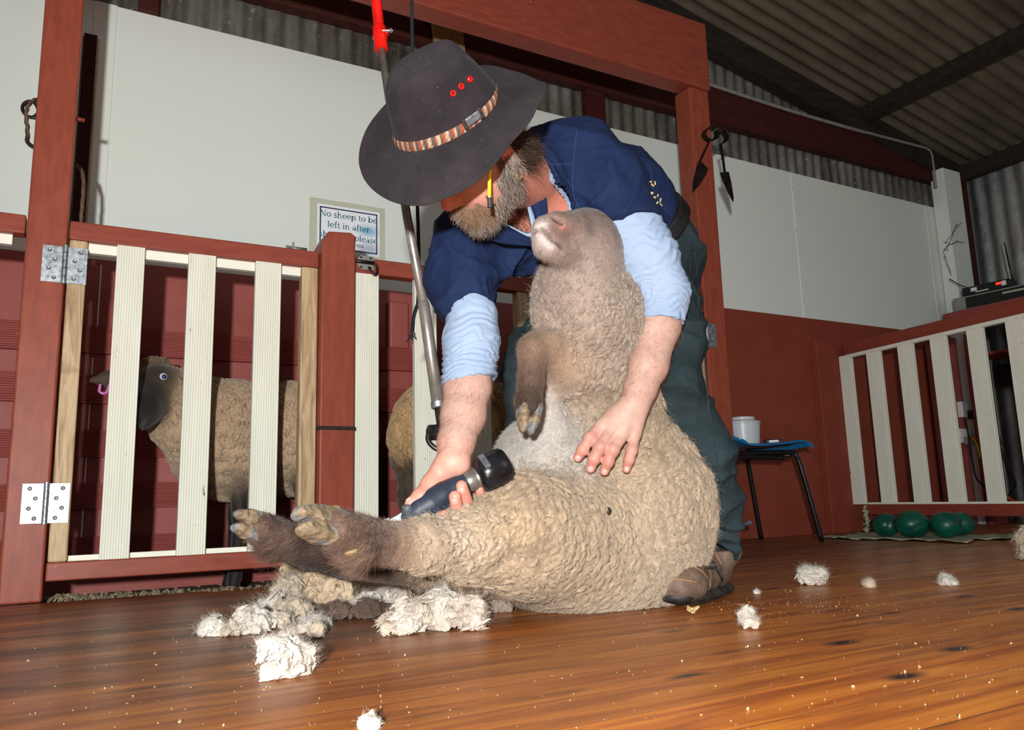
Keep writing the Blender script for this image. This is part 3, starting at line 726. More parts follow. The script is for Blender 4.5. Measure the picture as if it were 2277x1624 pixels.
# staple-sized swellings in the fleece
crs = np.clip(1-np.abs(vnoise(v@np.stack([CR*.8+CU*.5, CU*.35-CR*.2, CF*.6]).T, 13, 14))*6, 0, 1)*np.clip(vnoise(v, 7, 15)+.4, 0, 1)
crs2 = np.clip(1-np.abs(vnoise(v@np.stack([CR*.9+CU*.35, CU*.5-CR*.3, CF*.7]).T, 24, 19))*5, 0, 1)*np.clip(vnoise(v, 9, 20)+.3, 0, 1); crs = np.maximum(crs*1.7, crs2)
vv = v-nv*(crs*wool*.012)[:, None]+nv*(wool*(.006*vnoise(v, 70, 1)+.006*vnoise(v, 28, 2)))[:, None]+nv*((wool < .15)*.0012*vnoise(v, 130, 8))[:, None]
vv[:, 2] = np.maximum(vv[:, 2], .002)
def along(poly, p):
    a = np.full(len(p), 9.)
    for x, y in zip(poly, poly[1:]):
        d = y-x; t_ = np.clip((p-x)@d/(d@d), 0, 1); a = np.minimum(a, np.linalg.norm(p-x-t_[:, None]*d, axis=1))
    return a
hd_ = v[:, 2] > .55
for poly, w_, dp_, c_, am in (([(1186, 516), (1203, 511), (1222, 529), (1250, 550)], .0045, .0065, (66, 44, 40), .85), ([(1231, 486), (1241, 492), (1250, 499)], .0042, .006, (44, 26, 24), .95), ([(1244, 502), (1256, 508)], .004, .001, (196, 128, 110), .8), ([(1214, 496), (1236, 512), (1262, 524)], .013, .001, (88, 66, 54), .5), ([(1200, 528), (1226, 548)], .010, -.002, (202, 192, 186), .6), ([(1196, 502), (1210, 498)], .009, -.001, (206, 198, 192), .6), ([(1214, 583), (1250, 600), (1290, 596)], .010, .004, (110, 96, 90), .4)):
    pl3 = onto(v, f, poly, 0)
    if len(pl3) > 1:
        g = np.exp(-(along(pl3, v)/w_)**2)*hd_; vv -= nv*(g*dp_)[:, None]; col = col*(1-am*g[:, None])+np.array(lin(c_))*am*g[:, None]
sheep = thing('sheep', C(1300, 1360, 1.72)*V(1, 1, 0), 'half-shorn sheep sitting on its rump, gripped between the shearer\'s legs', 'sheep')
body = blob('body', vv, f, 'coat', sheep, col)
# fleece as staples -------------------------------------------------
NL = 17000
w_ = np.clip(wool-.12, 0, 1)
view = ((CAM-v)*nv).sum(1) > -.25*np.linalg.norm(CAM-v, axis=1)
pl_, nl_, ii = scatter(v, f, nv, w_*np.where(view, 1, .25), NL)
down = np.tile(V(0, 0, -1), (NL, 1))
leftw = -CR; toleg = nrm_rows(np.tile(C(700, 1260, 1.3), (NL, 1))-pl_)
near = np.exp(-(((pl_-C(1080, 1190, 1.5))/.16)**2).sum(1))
swirl = np.stack([vnoise(pl_, 9, 11), vnoise(pl_, 9, 12), vnoise(pl_, 9, 13)], 1)
flow = down*(1-near[:, None])+toleg*near[:, None]*1.2+swirl*.9+leftw*.15
up_ = np.clip((pl_[:, 2]-.45)/.3, 0, 1)
size = rng.uniform(.75, 1.3, NL)*(1-.45*up_)*np.clip(.45+.55*wool[ii], .3, 1)
ln, rd_ = .027*size*rng.uniform(.7, 1.25, NL), .0088*size*rng.uniform(.7, 1.15, NL)
lv, lf, tip, li = locks(pl_-nl_*(crs[ii]*wool[ii]*.012)[:, None], nl_, flow+rng.normal(0, .35, (NL, 3)), ln, rd_, .46, .30, curl=.5)
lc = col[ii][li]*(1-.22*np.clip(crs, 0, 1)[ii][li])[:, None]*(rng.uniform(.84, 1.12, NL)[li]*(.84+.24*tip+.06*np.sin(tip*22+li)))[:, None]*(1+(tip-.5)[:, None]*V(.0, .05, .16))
lc = np.clip(lc, 0, 1)
lv[:, 2] = np.maximum(lv[:, 2], .001)
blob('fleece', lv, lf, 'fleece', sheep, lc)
sel = np.nonzero(view[ii])[0]; ls = lock_strands(rd_, 7, sel); cc = np.tile(col[ii][sel], (7, 1))*rng.uniform(.78, 1.25, len(ls))[:, None]
strands('wool_staples', ls, .00028, 'fibre', sheep, np.clip(cc*V(1, 1.01, 1.04), 0, 1))
NF = 42000
pf_, nf_, i2 = scatter(v, f, nv, (w_+.0)*np.where(view, 1, .2), NF)
sw = np.stack([vnoise(pf_, 14, 21), vnoise(pf_, 14, 22), vnoise(pf_, 14, 23)], 1)
strands('wool_fibres', fuzz(pf_, nf_, sw+V(0, 0, -.5), rng.uniform(.010, .020, NF)*(1-.3*np.clip((pf_[:, 2]-.55)/.3, 0, 1)), 8, .5, .30, .14), .00020, 'fibre', sheep, np.clip(col[i2]*rng.uniform(.9, 1.3, NF)[:, None], 0, 1))
# short hair on legs, face and shorn belly
NF = 26000
hair_d = np.clip(1-wool*3, 0, 1)*np.where(view, 1, .15)
pf_, nf_, i2 = scatter(v, f, nv, hair_d, NF)
fl_ = np.where((pf_[:, 2] < .36)[:, None], toleg[0], V(0, 0, -1)+.3*leftw)
fet = np.exp(-(((pf_-C(795, 1235, 1.2))/.04)**2).sum(1))+np.exp(-(((pf_-C(598, 1228, 1.375))/.035)**2).sum(1))+.6*np.exp(-(((pf_-C(940, 1265, 1.35))/.07)**2).sum(1))
strands('hair', fuzz(pf_, nf_, np.broadcast_to(fl_, pf_.shape), rng.uniform(.005, .010, NF)*(1+2.2*fet)*np.where(pf_[:, 2] > .72, .45, 1), 5, .25, .22, .05), .00017, 'fibre', sheep, np.clip(col[i2]*rng.uniform(.75, 1.4, NF)[:, None], 0, 1))
# hooves: two claws each, plus dew claws
def hoof(root, tip, side, r, parent, spread=.55):
    ax = nrm(V(*tip)-V(*root)); side = nrm(V(*side)-ax*np.dot(side, ax)); up = np.cross(ax, side); L = np.linalg.norm(V(*tip)-V(*root))
    h = SDF()
    for sg in (-1, 1):
        a = V(*root)+side*sg*r*.46; b = V(*tip)+side*sg*r*spread*.75
        h.chain([(a, r*.86), ((a+b)/2, r*.78), (b-ax*r*.25, r*.52)], r*.05, (128, 112, 88), 0, (side, .58))
        plane(h, b+up*r*.05, nrm(ax*.75-up*.65), r*.08) if False else None
    v, f = h.surface(.0018); c, _ = h.blend(v)
    # worn flat sole, mud and blue-grey horn bands
    u = (v-V(*root))@ax/L; e = (v-V(*root))@up
    cut = e < -r*.38; v[cut] += np.outer((-r*.38-e[cut])*.85, up)
    band = np.clip(vnoise(v, 90, 5)+.5*np.sin(u*22), -1, 1)
    c = c*(1+.35*band[:, None]); g = np.clip(vnoise(v, 60, 6)*2, 0, 1)[:, None]; c = c*(1-.75*g)+np.array(lin((112, 122, 130)))*.75*g
    v = v+vnormals(v, f)*(vnoise(v, 160, 7)*.0012)[:, None]
    return blob('hoof', v, f, 'horn', parent, c)
hoof(C(752, 1172, 1.175), C(668, 1158, 1.115), CU*.55-CR*.1+CF*.8, .032, sheep)
hoof(C(583, 1176, 1.372), C(528, 1158, 1.33), CU*.75+CF*.4, .029, sheep)
hoof(C(1177, 910, 1.522), C(1172, 957, 1.495), CR*.8+CF*.3, .027, sheep, .4)
for c_, r_ in ((C(783, 1222, 1.178), .015), (C(598, 1208, 1.362), .0105)):
    e = SDF().ell(c_, (r_*1.15, r_*.8, r_*.8), None, 0, (160, 136, 96)); v, f = e.surface(.0016); blob('dew_claw', v, f, 'horn', sheep, e.blend(v)[0])
# dung pellet caught in the wool
c_ = C(1352, 1138, 1.555); e = SDF().ell(c_, (.007, .007, .009), None, 0, (40, 36, 24)); v, f = e.surface(.0012); blob('burr', v, f, 'horn', sheep, e.blend(v)[0])
# ================================================================== THE SHEARER
def plane(s, c, n, k=.003):
    """removes what lies beyond the plane through c, on the side n points to (only from what was added before)"""
    s.p.append(dict(t=2, c=V(*c), n=nrm(n), k=k, col=None, wool=0., cut=True)); return s
_one = SDF.one
def one2(s, q, P_): return -((P_-q['c'])@q['n']) if q['t'] == 2 else _one(s, q, P_)
SDF.one = one2
def cv(r, u, t): return CR*r+CU*u-CF*t                      # camera-ish axes: right, up, towards the viewer
SKIN, SKINP, SKINR = (180, 146, 132), (180, 128, 114), (190, 126, 110)
attr_mat('skin', .5, .35, 90, .12, .25, 420, .0012, 0, .12)
cloth('navy_cotton', (17, 31, 62), (23, 39, 74)); cloth('pale_blue_jersey', (138, 158, 186), (150, 170, 196), .9, 1100, .0)
cloth('dark_green_canvas', (30, 42, 46), (42, 56, 60), .85, 700, .0)
t = NT('hat_felt'); c_ = t.ramp(t.noise(11, 6, .65), [(.3, rgba((34, 32, 36))), (.6, rgba((48, 44, 47))), (.8, rgba((66, 58, 53)))])
c_ = t.mix(t.ramp(t.noise(150, 3, .6), [(.69, BW[0]), (.74, (.5,)*3)]), c_, rgba((120, 106, 90))); t.bump(t.noise(300, 3, .6), .2, .001); t.set(c_, .95, 0, .1, **{'Sheen Weight': .03})
t = NT('boot_leather'); c_ = t.ramp(t.noise(18, 6, .65), [(.3, rgba((74, 58, 48))), (.5, rgba((104, 86, 74))), (.72, rgba((132, 116, 102)))])
t.bump(t.noise(120, 4, .6), .25, .001); t.set(c_, .6, 0, .3)
attr_mat('woven_band', .8, .2, 300, .2, .4, 500, .001)
person = thing('person', (C(1500, 1345, 1.75)*V(1, 1, 0)), 'shearer in wide dark hat, navy shirt and green trousers bent over a sheep', 'person')
# --- head frame
NOSE = C(1004, 444, 1.49)
def local(P_):
    t_ = nrm(CAM-P_); r_ = nrm(CR-t_*np.dot(CR, t_)); u_ = np.cross(t_, r_); return lambda a, b, c: r_*a+u_*b+t_*c
lv_ = local(NOSE)
fw0 = nrm(lv_(-.81, -.58, 0)); hup = nrm(lv_(-.516, .72, .456)); hup = nrm(hup-fw0*np.dot(hup, fw0)); hl0 = np.cross(hup, fw0)
_a = math.radians(20); hf = nrm(fw0*math.cos(_a)+hl0*math.sin(_a)); hl = np.cross(hup, hf)
HO = NOSE-hf*.099+hup*.028
def hp(f, l, u): return HO+hf*f+hl*l+hup*u
AX = [hf, hl, hup]
B_ = SDF()
B_.ell(hp(.002, 0, .016), (.088, .073, .080), AX, .02, SKIN)
B_.ell(hp(.035, 0, -.055), (.062, .056, .066), AX, .03, SKIN)
B_.ell(hp(.070, 0, -.102), (.027, .028, .022), AX, .025, SKIN)
B_.ell(hp(.050, .034, -.035), (.032, .026, .030), AX, .02, SKINR); B_.ell(hp(.050, -.034, -.035), (.032, .026, .030), AX, .02, SKINR)
B_.cone(hp(.088, 0, .012), hp(.108, 0, -.028), .010, .0135, .012, SKINR)
B_.ell(hp(.110, 0, -.030), (.013, .0125, .012), AX, .008, (196, 124, 108))
for s_ in (-1, 1):
    B_.ell(hp(.098, s_*.013, -.034), (.011, .008, .009), AX, .006, SKINR)
    B_.cone(hp(.103, s_*.007, -.043), hp(.108, s_*.007, -.050), .0035, .003, .003, None, 0, None, True)
    B_.ell(hp(.080, s_*.031, .010), (.014, .017, .012), AX, .006, SKIN)
    B_.cone(hp(.092, s_*.012, .028), hp(.082, s_*.042, .028), .009, .007, .012, SKIN)
B_.cone(hp(.090, -.02, -.066), hp(.090, .02, -.066), .009, .009, .008, (176, 100, 90)); B_.cone(hp(.087, -.018, -.080), hp(.087, .018, -.080), .009, .009, .008, (176, 100, 90))
# ear
B_.ell(hp(-.012, .080, -.008), (.017, .010, .032), [nrm(hf+hl*.4), nrm(hl-hf*.4), hup], .006, (206, 110, 104))
B_.ell(hp(-.006, .078, -.030), (.009, .008, .012), AX, .006, (206, 120, 112))
B_.ell(hp(-.002, .092, -.006), (.009, .008, .017), AX, .004, None, 0, True)
B_.ell(hp(-.012, -.080, -.008), (.017, .010, .032), AX, .006, SKINR)
# neck and trunk
NB = C(1190, 415, 1.74)
B_.cone(hp(-.030, 0, -.055), NB, .060, .068, .03, (206, 140, 120))
B_.ell(C(1222, 470, 1.83), (.13, .12, .12), None, .05, (196, 120, 100))
B_.cone(C(1222, 470, 1.85), C(1400, 505, 1.98), .11, .085, .05, SKIN)
LS, RS = C(1305, 375, 1.785), C(1045, 545, 1.74)
B_.cone(C(1222, 440, 1.83), LS, .09, .06, .04, SKIN); B_.cone(C(1200, 480, 1.82), RS, .08, .042, .04, SKIN)
# arms
LW, RW = C(1411, 898, 1.615), C(1007, 1030, 1.485)
B_.chain([(LS, .055), (C(1470, 645, 1.695), .042), (C(1464, 725, 1.685), .046)], .02, SKIN)
B_.chain([(C(1464, 725, 1.685), .0455), (C(1442, 812, 1.650), .0405), (C(1424, 865, 1.63), .0330), (LW, .0295)], .015, SKIN, 0, (cv(.25, 0, 1), .9))
B_.chain([(RS, .042), (C(1045, 800, 1.61), .038), (C(1040, 860, 1.59), .0465)], .02, SKIN)
B_.chain([(C(1040, 860, 1.59), .0465), (C(1030, 925, 1.555), .043), (C(1014, 985, 1.515), .0345), (RW, .0300)], .015, SKIN, 0, (cv(-.2, 0, 1), .9))
# resting hand: wrist, four long bones, fingers bent at the knuckles, thumb tucked under
HANDS = []
def finger(pts, rad, pad=(206, 138, 122), nail=None, k=.005):
    c = [SKIN, SKINP, (208, 140, 124)]
    for i in range(len(pts)-1): B_.cone(pts[i], pts[i+1], rad[i], rad[i+1], k, c[min(i, 2)])
    for i in range(1, len(pts)-1): B_.ell(pts[i], rad[i]*1.07, None, .006, SKINP)
    if nail is not None: HANDS.append((pts[-2], pts[-1], rad[-1], nail))
lm = [((1340, 946, 1.607), (1312, 974, 1.590), (1296, 1000, 1.588), (1285, 1018, 1.594)), ((1361, 955, 1.600), (1334, 994, 1.580), (1321, 1021, 1.580), (1313, 1042, 1.588)),
      ((1386, 963, 1.598), (1363, 1001, 1.578), (1352, 1027, 1.578), (1344, 1048, 1.586)), ((1412, 964, 1.602), (1405, 1001, 1.588), (1399, 1022, 1.586), (1393, 1043, 1.592))]
for i, q in enumerate(lm):
    p = [C(*a) for a in q]; r0 = (.0125, .0128, .0124, .0112)[i]
    w = LW+CR*((-.012, -.004, .004, .012)[i]); B_.cone(w, p[0], .0185, r0*1.25, .012, SKIN)
    finger(p, [r0*1.1, r0*.95, r0*.86, r0*.80], nail=cv(-.05, .10, 1))
B_.ell(C(1378, 935, 1.62), (.034, .016, .034), [CR, CF, CU], .012, SKIN)
tb = [C(1392, 905, 1.625), C(1352, 945, 1.635), C(1334, 985, 1.632), C(1325, 1008, 1.625)]
B_.chain(list(zip(tb, (.018, .016, .013, .010))), .008, SKINP)
# working hand: palm towards the viewer, fingers wrapped under and up over the handpiece, thumb along it
rm = [((975, 1092, 1.520), (972, 1150, 1.508), (985, 1176, 1.442), (989, 1146, 1.402)), ((1000, 1082, 1.525), (1008, 1150, 1.515), (1022, 1164, 1.448), (1012, 1104, 1.412)),
      ((1023, 1070, 1.525), (1040, 1128, 1.515), (1044, 1132, 1.458), (1027, 1080, 1.424)), ((1042, 1056, 1.525), (1062, 1100, 1.520), (1070, 1108, 1.500), (1066, 1085, 1.488))]
for i, q in enumerate(rm):
    p = [C(*a) for a in q]; r0 = (.0132, .0138, .0130, .0110)[i]
    B_.cone(RW+CR*((-.012, -.004, .004, .012)[i]), p[0], .0185, r0*1.25, .012, (216, 158, 140))
    p = p[:2]+[x-CF*.006 for x in p[2:]]; finger(p, [r0*1.1, r0, r0*.95, r0*.82], nail=cv(-.1, .05, 1) if i < 3 else None)
B_.ell(C(995, 1058, 1.512), (.035, .015, .033), [CR, CF, CU], .012, (220, 164, 148))
th = [C(985, 1042, 1.490), C(958, 1076, 1.468), C(936, 1103, 1.446), C(912, 1121, 1.438)]
B_.chain(list(zip(th, (.0225, .017, .0135, .0105))), .01, (212, 146, 128)); B_.ell(th[2], .0142, None, .006, SKINP); HANDS.append((th[2], th[3], .0105, cv(-.5, .75, .25)))
v, f = B_.surface(.0026); v = smooth_quads(v, f, 1, .4); nv = vnormals(v, f); col, _ = B_.blend(v, .010)
lf_, ll_, lu_ = (v-HO)@hf, (v-HO)@hl, (v-HO)@hup
# ruddy sun-burnt throat, mottled skin, beard shadow
thr = np.exp(-(((v-C(1160, 470, 1.70))/.07)**2).sum(1)); col = col*(1-.6*thr[:, None])+np.array(lin((186, 104, 84)))*.6*thr[:, None]
col = col*(1+.10*vnoise(v, 45, 31)[:, None]*V(.4, 1, 1))*(1-.05*np.clip(vnoise(v, 130, 32), 0, 1))[:, None]
inhead = (np.abs(ll_) < .09) & (lf_ > -.045) & (lf_ < .115) & (lu_ < .03) & (lu_ > -.15)
cheek = ((lu_ > -.030) & (lf_ > .012)) | ((lu_ > -.066) & (lf_ > .030) & ~((lf_ > .078) & (lu_ < -.046)))
jaw = inhead & ~cheek & ((lf_ > .005) | (lu_ < -.0)) & (lf_ > -.02) & ~((lf_ > .092) & (lu_ > -.046))
jaw &= ~((lu_ > -.055) & (lf_ > .052) & (np.abs(ll_) < .042) & (np.abs(ll_) > .024) & (lf_ < .09))
jaw &= (lu_ > -.140)
bm_ = jaw.astype(float)
col = col*(1-.5*bm_[:, None])+np.array(lin((96, 78, 66)))*.5*bm_[:, None]
pbody = blob('body', v, f, 'skin', person, col)
def nail(a, b, r, facing):
    ax = nrm(b-a); up = nrm(facing-ax*np.dot(facing, ax)); sd = np.cross(ax, up); n, m = 9, 9; A = np.zeros((n, m, 3))
    for i in range(n):
        for j in range(m):
            x, y = -1+2*i/(n-1), -1+2*j/(m-1); s = max(abs(x), abs(y)); q = math.hypot(x, y); k = (s/q if q > 0 else 0)**.55; x, y = x*k, y*k
            A[i, j] = b+ax*(-r*.30+x*r*.72)+sd*y*r*.66+up*(r*1.13-.34*r*y*y-.10*r*x*x-(.28*r if s == 1 else 0))
    return MB().grid(A).build('fingernail', 'nail', person, smooth=True)
basic('nail', (226, 160, 150), (232, 172, 162), .28, 60)
for h in HANDS: nail(*h)
# --- trousers
TR = SDF(); K = .035
TR.chain([(C(1405, 500, 1.985), .120), (C(1432, 565, 2.03), .137)], .05); plane(TR, C(1412, 498, 1.985), nrm(C(1412, 498, 1.985)-C(1448, 556, 2.03)))
TR.ell(C(1438, 600, 2.06), (.13, .14, .14), None, .05)
TR.chain([(C(1448, 610, 2.00), .114), (C(1478, 740, 1.88), .090), (C(1506, 850, 1.775), .069)], K)
TR.chain([(C(1506, 850, 1.775), .069), (C(1560, 1000, 1.79), .061), (C(1588, 1120, 1.81), .055), (C(1600, 1222, 1.82), .052)], .025)
plane(TR, C(1602, 1228, 1.82), cv(-.5, -.8, .2))
TR.chain([(C(1370, 600, 2.0), .12), (C(1255, 705, 1.95), .092), (C(1178, 815, 1.90), .073)], K)
TR.chain([(C(1178, 815, 1.90), .074), (C(1176, 980, 1.92), .062), (C(1188, 1130, 1.96), .056), (C(1192, 1225, 1.98), .055)], .025)
v, f = TR.surface(.0055); nv = vnormals(v, f)
def ridge(p, s, seed): return 1-np.abs(vnoise(p, s, seed))*2
def crest(p, s, seed): return (1-np.abs(vnoise(p, s, seed)))**4-.35
fold = crest(v@np.stack([CR*1.+CU*.25, CU*.30, CF*.7]).T, 17, 41)*.018+vnoise(v, 8, 42)*.012+crest(v@np.stack([CR*.45+CU*.35, CU*1.1-CR*.3, CF*.4]).T, 15, 43)*.013+crest(v@np.stack([CR*.8, CU*.9, CF*.7]).T, 36, 46)*.0035
hem = np.clip(1-np.abs((v-C(1600, 1190, 1.82))@CU)/.06, 0, 1); fold += hem*.006*np.sin((v@CU)*230+vnoise(v, 20, 44)*2)
kn = np.exp(-(((v-C(1500, 880, 1.76))/.09)**2).sum(1)); fold += kn*.008*ridge(v@np.stack([CR*.3+CU*.6, CU*.9, CF*.3]).T, 26, 45)
v = v+nv*fold[:, None]; v = smooth_quads(v, f, 1, .4)
tr = blob('trousers', v, f, 'dark_green_canvas', person)
basic('seam_thread', (24, 36, 40), (40, 54, 58), .9)
def bez(p, n=14):
    p = [V(*a) for a in p]; out = []
    for i in range(len(p)-1):
        p0, p1, p2, p3 = p[max(i-1, 0)], p[i], p[i+1], p[min(i+2, len(p)-1)]
        for t_ in np.linspace(0, 1, n, endpoint=False): out.append(.5*((2*p1)+(-p0+p2)*t_+(2*p0-5*p1+4*p2-p3)*t_**2+(-p0+3*p1-3*p2+p3)*t_**3))
    return out+[p[-1]]
for path in ([(1545, 560), (1553, 640), (1550, 720)], [(1568, 790), (1575, 900), (1600, 1050), (1612, 1180)], [(1478, 880), (1520, 852), (1566, 846)], [(1482, 872), (1520, 845), (1566, 839)], [(1105, 745), (1150, 742), (1190, 748)], [(1112, 905), (1150, 902), (1180, 905)], [(1500, 735), (1530, 742), (1552, 738)]):
    w_ = onto(v, f, bez(path, 8), .0008)
    if len(w_) > 3: MB().tube(w_, .0018, 5).build('seam', 'seam_thread', tr, smooth=True)
# belt round the waist
wa, wb_ = C(1412, 498, 1.985), C(1448, 556, 2.03); wd = nrm(wb_-wa)
BE = SDF(); BE.cone(wa-wd*.004, wa+wd*.040, .130, .137, 0); plane(BE, wa-wd*.004, -wd, 0); plane(BE, wa+wd*.036, wd, 0)
v, f = BE.surface(.004); 
basic('black_belt', (20, 19, 20), (34, 32, 32), .4, 30, bump=.2)
if not any(c.name.startswith('belt') for c in person.children): blob('belt', v, f, 'black_belt', person)
# --- undershirt (pale blue, sleeves showing below the navy)
US = SDF()
US.chain([(C(1385, 470, 1.725), .066), (C(1400, 515, 1.71), .070), (C(1436, 575, 1.70), .068), (C(1472, 650, 1.695), .056), (C(1466, 722, 1.685), .0525)], .02)
plane(US, C(1466, 719, 1.685), cv(-.06, -1, .25))
US.chain([(C(1046, 676, 1.672), .044), (C(1048, 700, 1.662), .051), (C(1048, 760, 1.635), .0555), (C(1043, 848, 1.598), .056)], .02)
plane(US, C(1043, 850, 1.597), cv(.22, -1, .25))
US.ell(C(1228, 470, 1.84), (.145, .135, .135), None, .05)
US.cone(C(1228, 430, 1.85), C(1360, 440, 1.76), .07, .055, .03)
US.chain([(C(1200, 480, 1.84), .07), (C(1060, 545, 1.755), .035), (C(1048, 670, 1.68), .028)], .02)
US.cone(NB+(NB-hp(-.03, 0, -.05))*.35, NB+nrm(hp(-.03, 0, -.05)-NB)*.075, .115, .072, .02)
US.cone(NB-CU*.06, HO, .078, .072, .004, None, 0, None, True); US.cone(C(1150, 480, 1.67), C(1168, 505, 1.69), .05, .03, .01, None, 0, None, True)
v, f = US.surface(.0034); nv = vnormals(v, f)
def sleeve_folds(v, a, b, amp, freq, seed, lim, warp=.3):
    d = nrm(b-a); t_ = (v-a)@d; rel = (v-a)-np.outer(t_, d); r = np.linalg.norm(rel, axis=1)
    w = ((t_ > -.02) & (t_ < np.linalg.norm(b-a)+.03) & (r < lim))*np.clip((t_+.02)/.04, 0, 1)
    q = t_*freq+1.6*vnoise(v, 14, seed)+.9*vnoise(v, 34, seed+1)
    return w*amp*(1-np.abs(np.sin(q*pi))*1.6)*(.45+.55*np.clip(vnoise(v, 17, seed+2)+.5, 0, 1))
fd = sleeve_folds(v, C(1400, 500, 1.71), C(1475, 645, 1.695), .0035, 46, 51, .1)+sleeve_folds(v, C(1474, 620, 1.70), C(1466, 705, 1.685), .0040, 62, 54, .085)
fd += sleeve_folds(v, C(1049, 700, 1.66), C(1047, 790, 1.62), .0026, 44, 57, .085)+sleeve_folds(v, C(1047, 770, 1.63), C(1043, 840, 1.60), .0042, 74, 60, .085)
v = v+nv*fd[:, None]; v = smooth_quads(v, f, 1, .3)
us_ = blob('undershirt', v, f, 'pale_blue_jersey', person)
# --- shirt
SH = SDF()
SH.chain([(C(1290, 362, 1.785), .098), (C(1345, 425, 1.745), .092), (C(1402, 515, 1.71), .086)], .03)
plane(SH, C(1396, 505, 1.715), cv(.12, -.97, .20))
SH.chain([(C(1052, 530, 1.745), .082), (C(1030, 605, 1.72), .075), (C(1048, 705, 1.665), .0605)], .03)
plane(SH, C(1047, 694, 1.67), cv(.30, -1, .2))
SH.ell(C(1228, 455, 1.845), (.158, .148, .150), None, .05)
SH.cone(C(1240, 400, 1.85), C(1360, 450, 1.95), .125, .125, .05)
SH.cone(C(1350, 445, 1.95), C(1404, 492, 1.98), .126, .121, .05)
SH.cone(C(1160, 510, 1.78), C(1060, 545, 1.745), .092, .085, .04)
SH.cone(C(1130, 530, 1.76), C(1190, 560, 1.80), .055, .055, .04)
SH.cone(NB+(NB-hp(-.03, 0, -.05))*.45, NB+nrm(hp(-.03, 0, -.05)-NB)*.062, .135, .088, .035)
plane(SH, C(1413, 500, 1.985), nrm(wb_-wa), .01)
SH.cone(NB-CU*.05+CR*.01, HO, .080, .076, .006, None, 0, None, True)
SH.chain([(C(1145, 470, 1.66), .05), (C(1172, 500, 1.68), .040), (C(1186, 520, 1.69), .012)], .006); [q.update(cut=True) for q in SH.p[-2:]]
v, f = SH.surface(.0045); nv = vnormals(v, f)
q1 = v@np.stack([CR*.75+CU*.55, CR*-.25+CU*.35, CF*.5]).T
q2 = v@np.stack([CR*.75-CU*.65, CR*.3+CU*.3, CF*.5]).T
arm = np.exp(-(((v-C(1310, 470, 1.74))/.10)**2).sum(1)); armr = np.exp(-(((v-C(1085, 570, 1.70))/.10)**2).sum(1)); bel = np.exp(-(((v-C(1150, 560, 1.72))/.08)**2).sum(1))
fd = vnoise(v, 9, 71)*.008+crest(q1, 15, 72)*.010+crest(q2, 13, 78)*.008+arm*crest(q2, 26, 73)*.018+armr*crest(q1, 28, 74)*.018+bel*crest(q2, 22, 75)*.020+crest(v, 42, 76)*.002
fd += sleeve_folds(v, C(1060, 560, 1.74), C(1045, 690, 1.67), .004, 30, 77, .11)*.7
v = v+nv*fd[:, None]; v = smooth_quads(v, f, 1, .25)
sh = blob('shirt', v, f, 'navy_cotton', person); SHV, SHF = v, f
basic('navy_thread', (34, 52, 92), (44, 62, 104), .9)
for path in ([(1204, 362), (1240, 366), (1273, 364)], [(1283, 290), (1278, 330), (1273, 420), (1290, 470)], [(1000, 705), (1045, 697), (1092, 672)]):
    w_ = onto(v, f, bez(path, 10), .0006)
    if len(w_) > 3: MB().tube(w_, .0011, 5).build('stitching', 'navy_thread', sh, smooth=True)
hm = onto(v, f, [(1445, 405), (1450, 412), (1456, 408), (1448, 430), (1455, 440), (1462, 436), (1468, 445), (1460, 452), (1470, 455)], .001)
for p in hm: MB().obox(p, np.linalg.qr(rng.normal(0, 1, (3, 3)))[0].T, (.0045, .0028, .0012)).build('straw_bit', 'straw', sh)
# collar: a folded leaf round the open neck
def ribbon(inner, outer, name, mat, parent, th=.003, lift=0):
    a, b = bez(inner, 10), bez(outer, 10); A = np.zeros((len(a), 6, 3))
    for i, (p, q) in enumerate(zip(a, b)):
        for j in range(6):
            s = j/5; A[i, j] = p+(q-p)*s-CF*(.008*math.sin(pi*min(1, s*1.3)))
    o = MB().grid(A).build(name, mat, parent, smooth=True); m = o.modifiers.new('Solidify', 'SOLIDIFY'); m.thickness = th; m.offset = 0; return o
ribbon([C(1150, 296, 1.700), C(1146, 340, 1.655), C(1160, 400, 1.640), C(1178, 450, 1.645), C(1198, 505, 1.660)], [C(1196, 300, 1.690), C(1192, 350, 1.658), C(1205, 408, 1.645), C(1216, 450, 1.648), C(1214, 508, 1.662)], 'collar', 'navy_cotton', sh)
ribbon([C(1072, 500, 1.62), C(1102, 492, 1.625), C(1140, 510, 1.64), C(1180, 530, 1.655)], [C(1078, 530, 1.625), C(1108, 540, 1.63), C(1144, 545, 1.645), C(1186, 548, 1.66)], 'collar', 'navy_cotton', sh)
ribbon([C(1098, 484, 1.632), C(1130, 500, 1.645), C(1172, 519, 1.655), C(1180, 505, 1.652), C(1172, 462, 1.648)], [C(1098, 494, 1.634), C(1130, 512, 1.645), C(1176, 532, 1.657), C(1192, 508, 1.655), C(1182, 460, 1.65)], 'neckline', 'pale_blue_jersey', us_, .002)
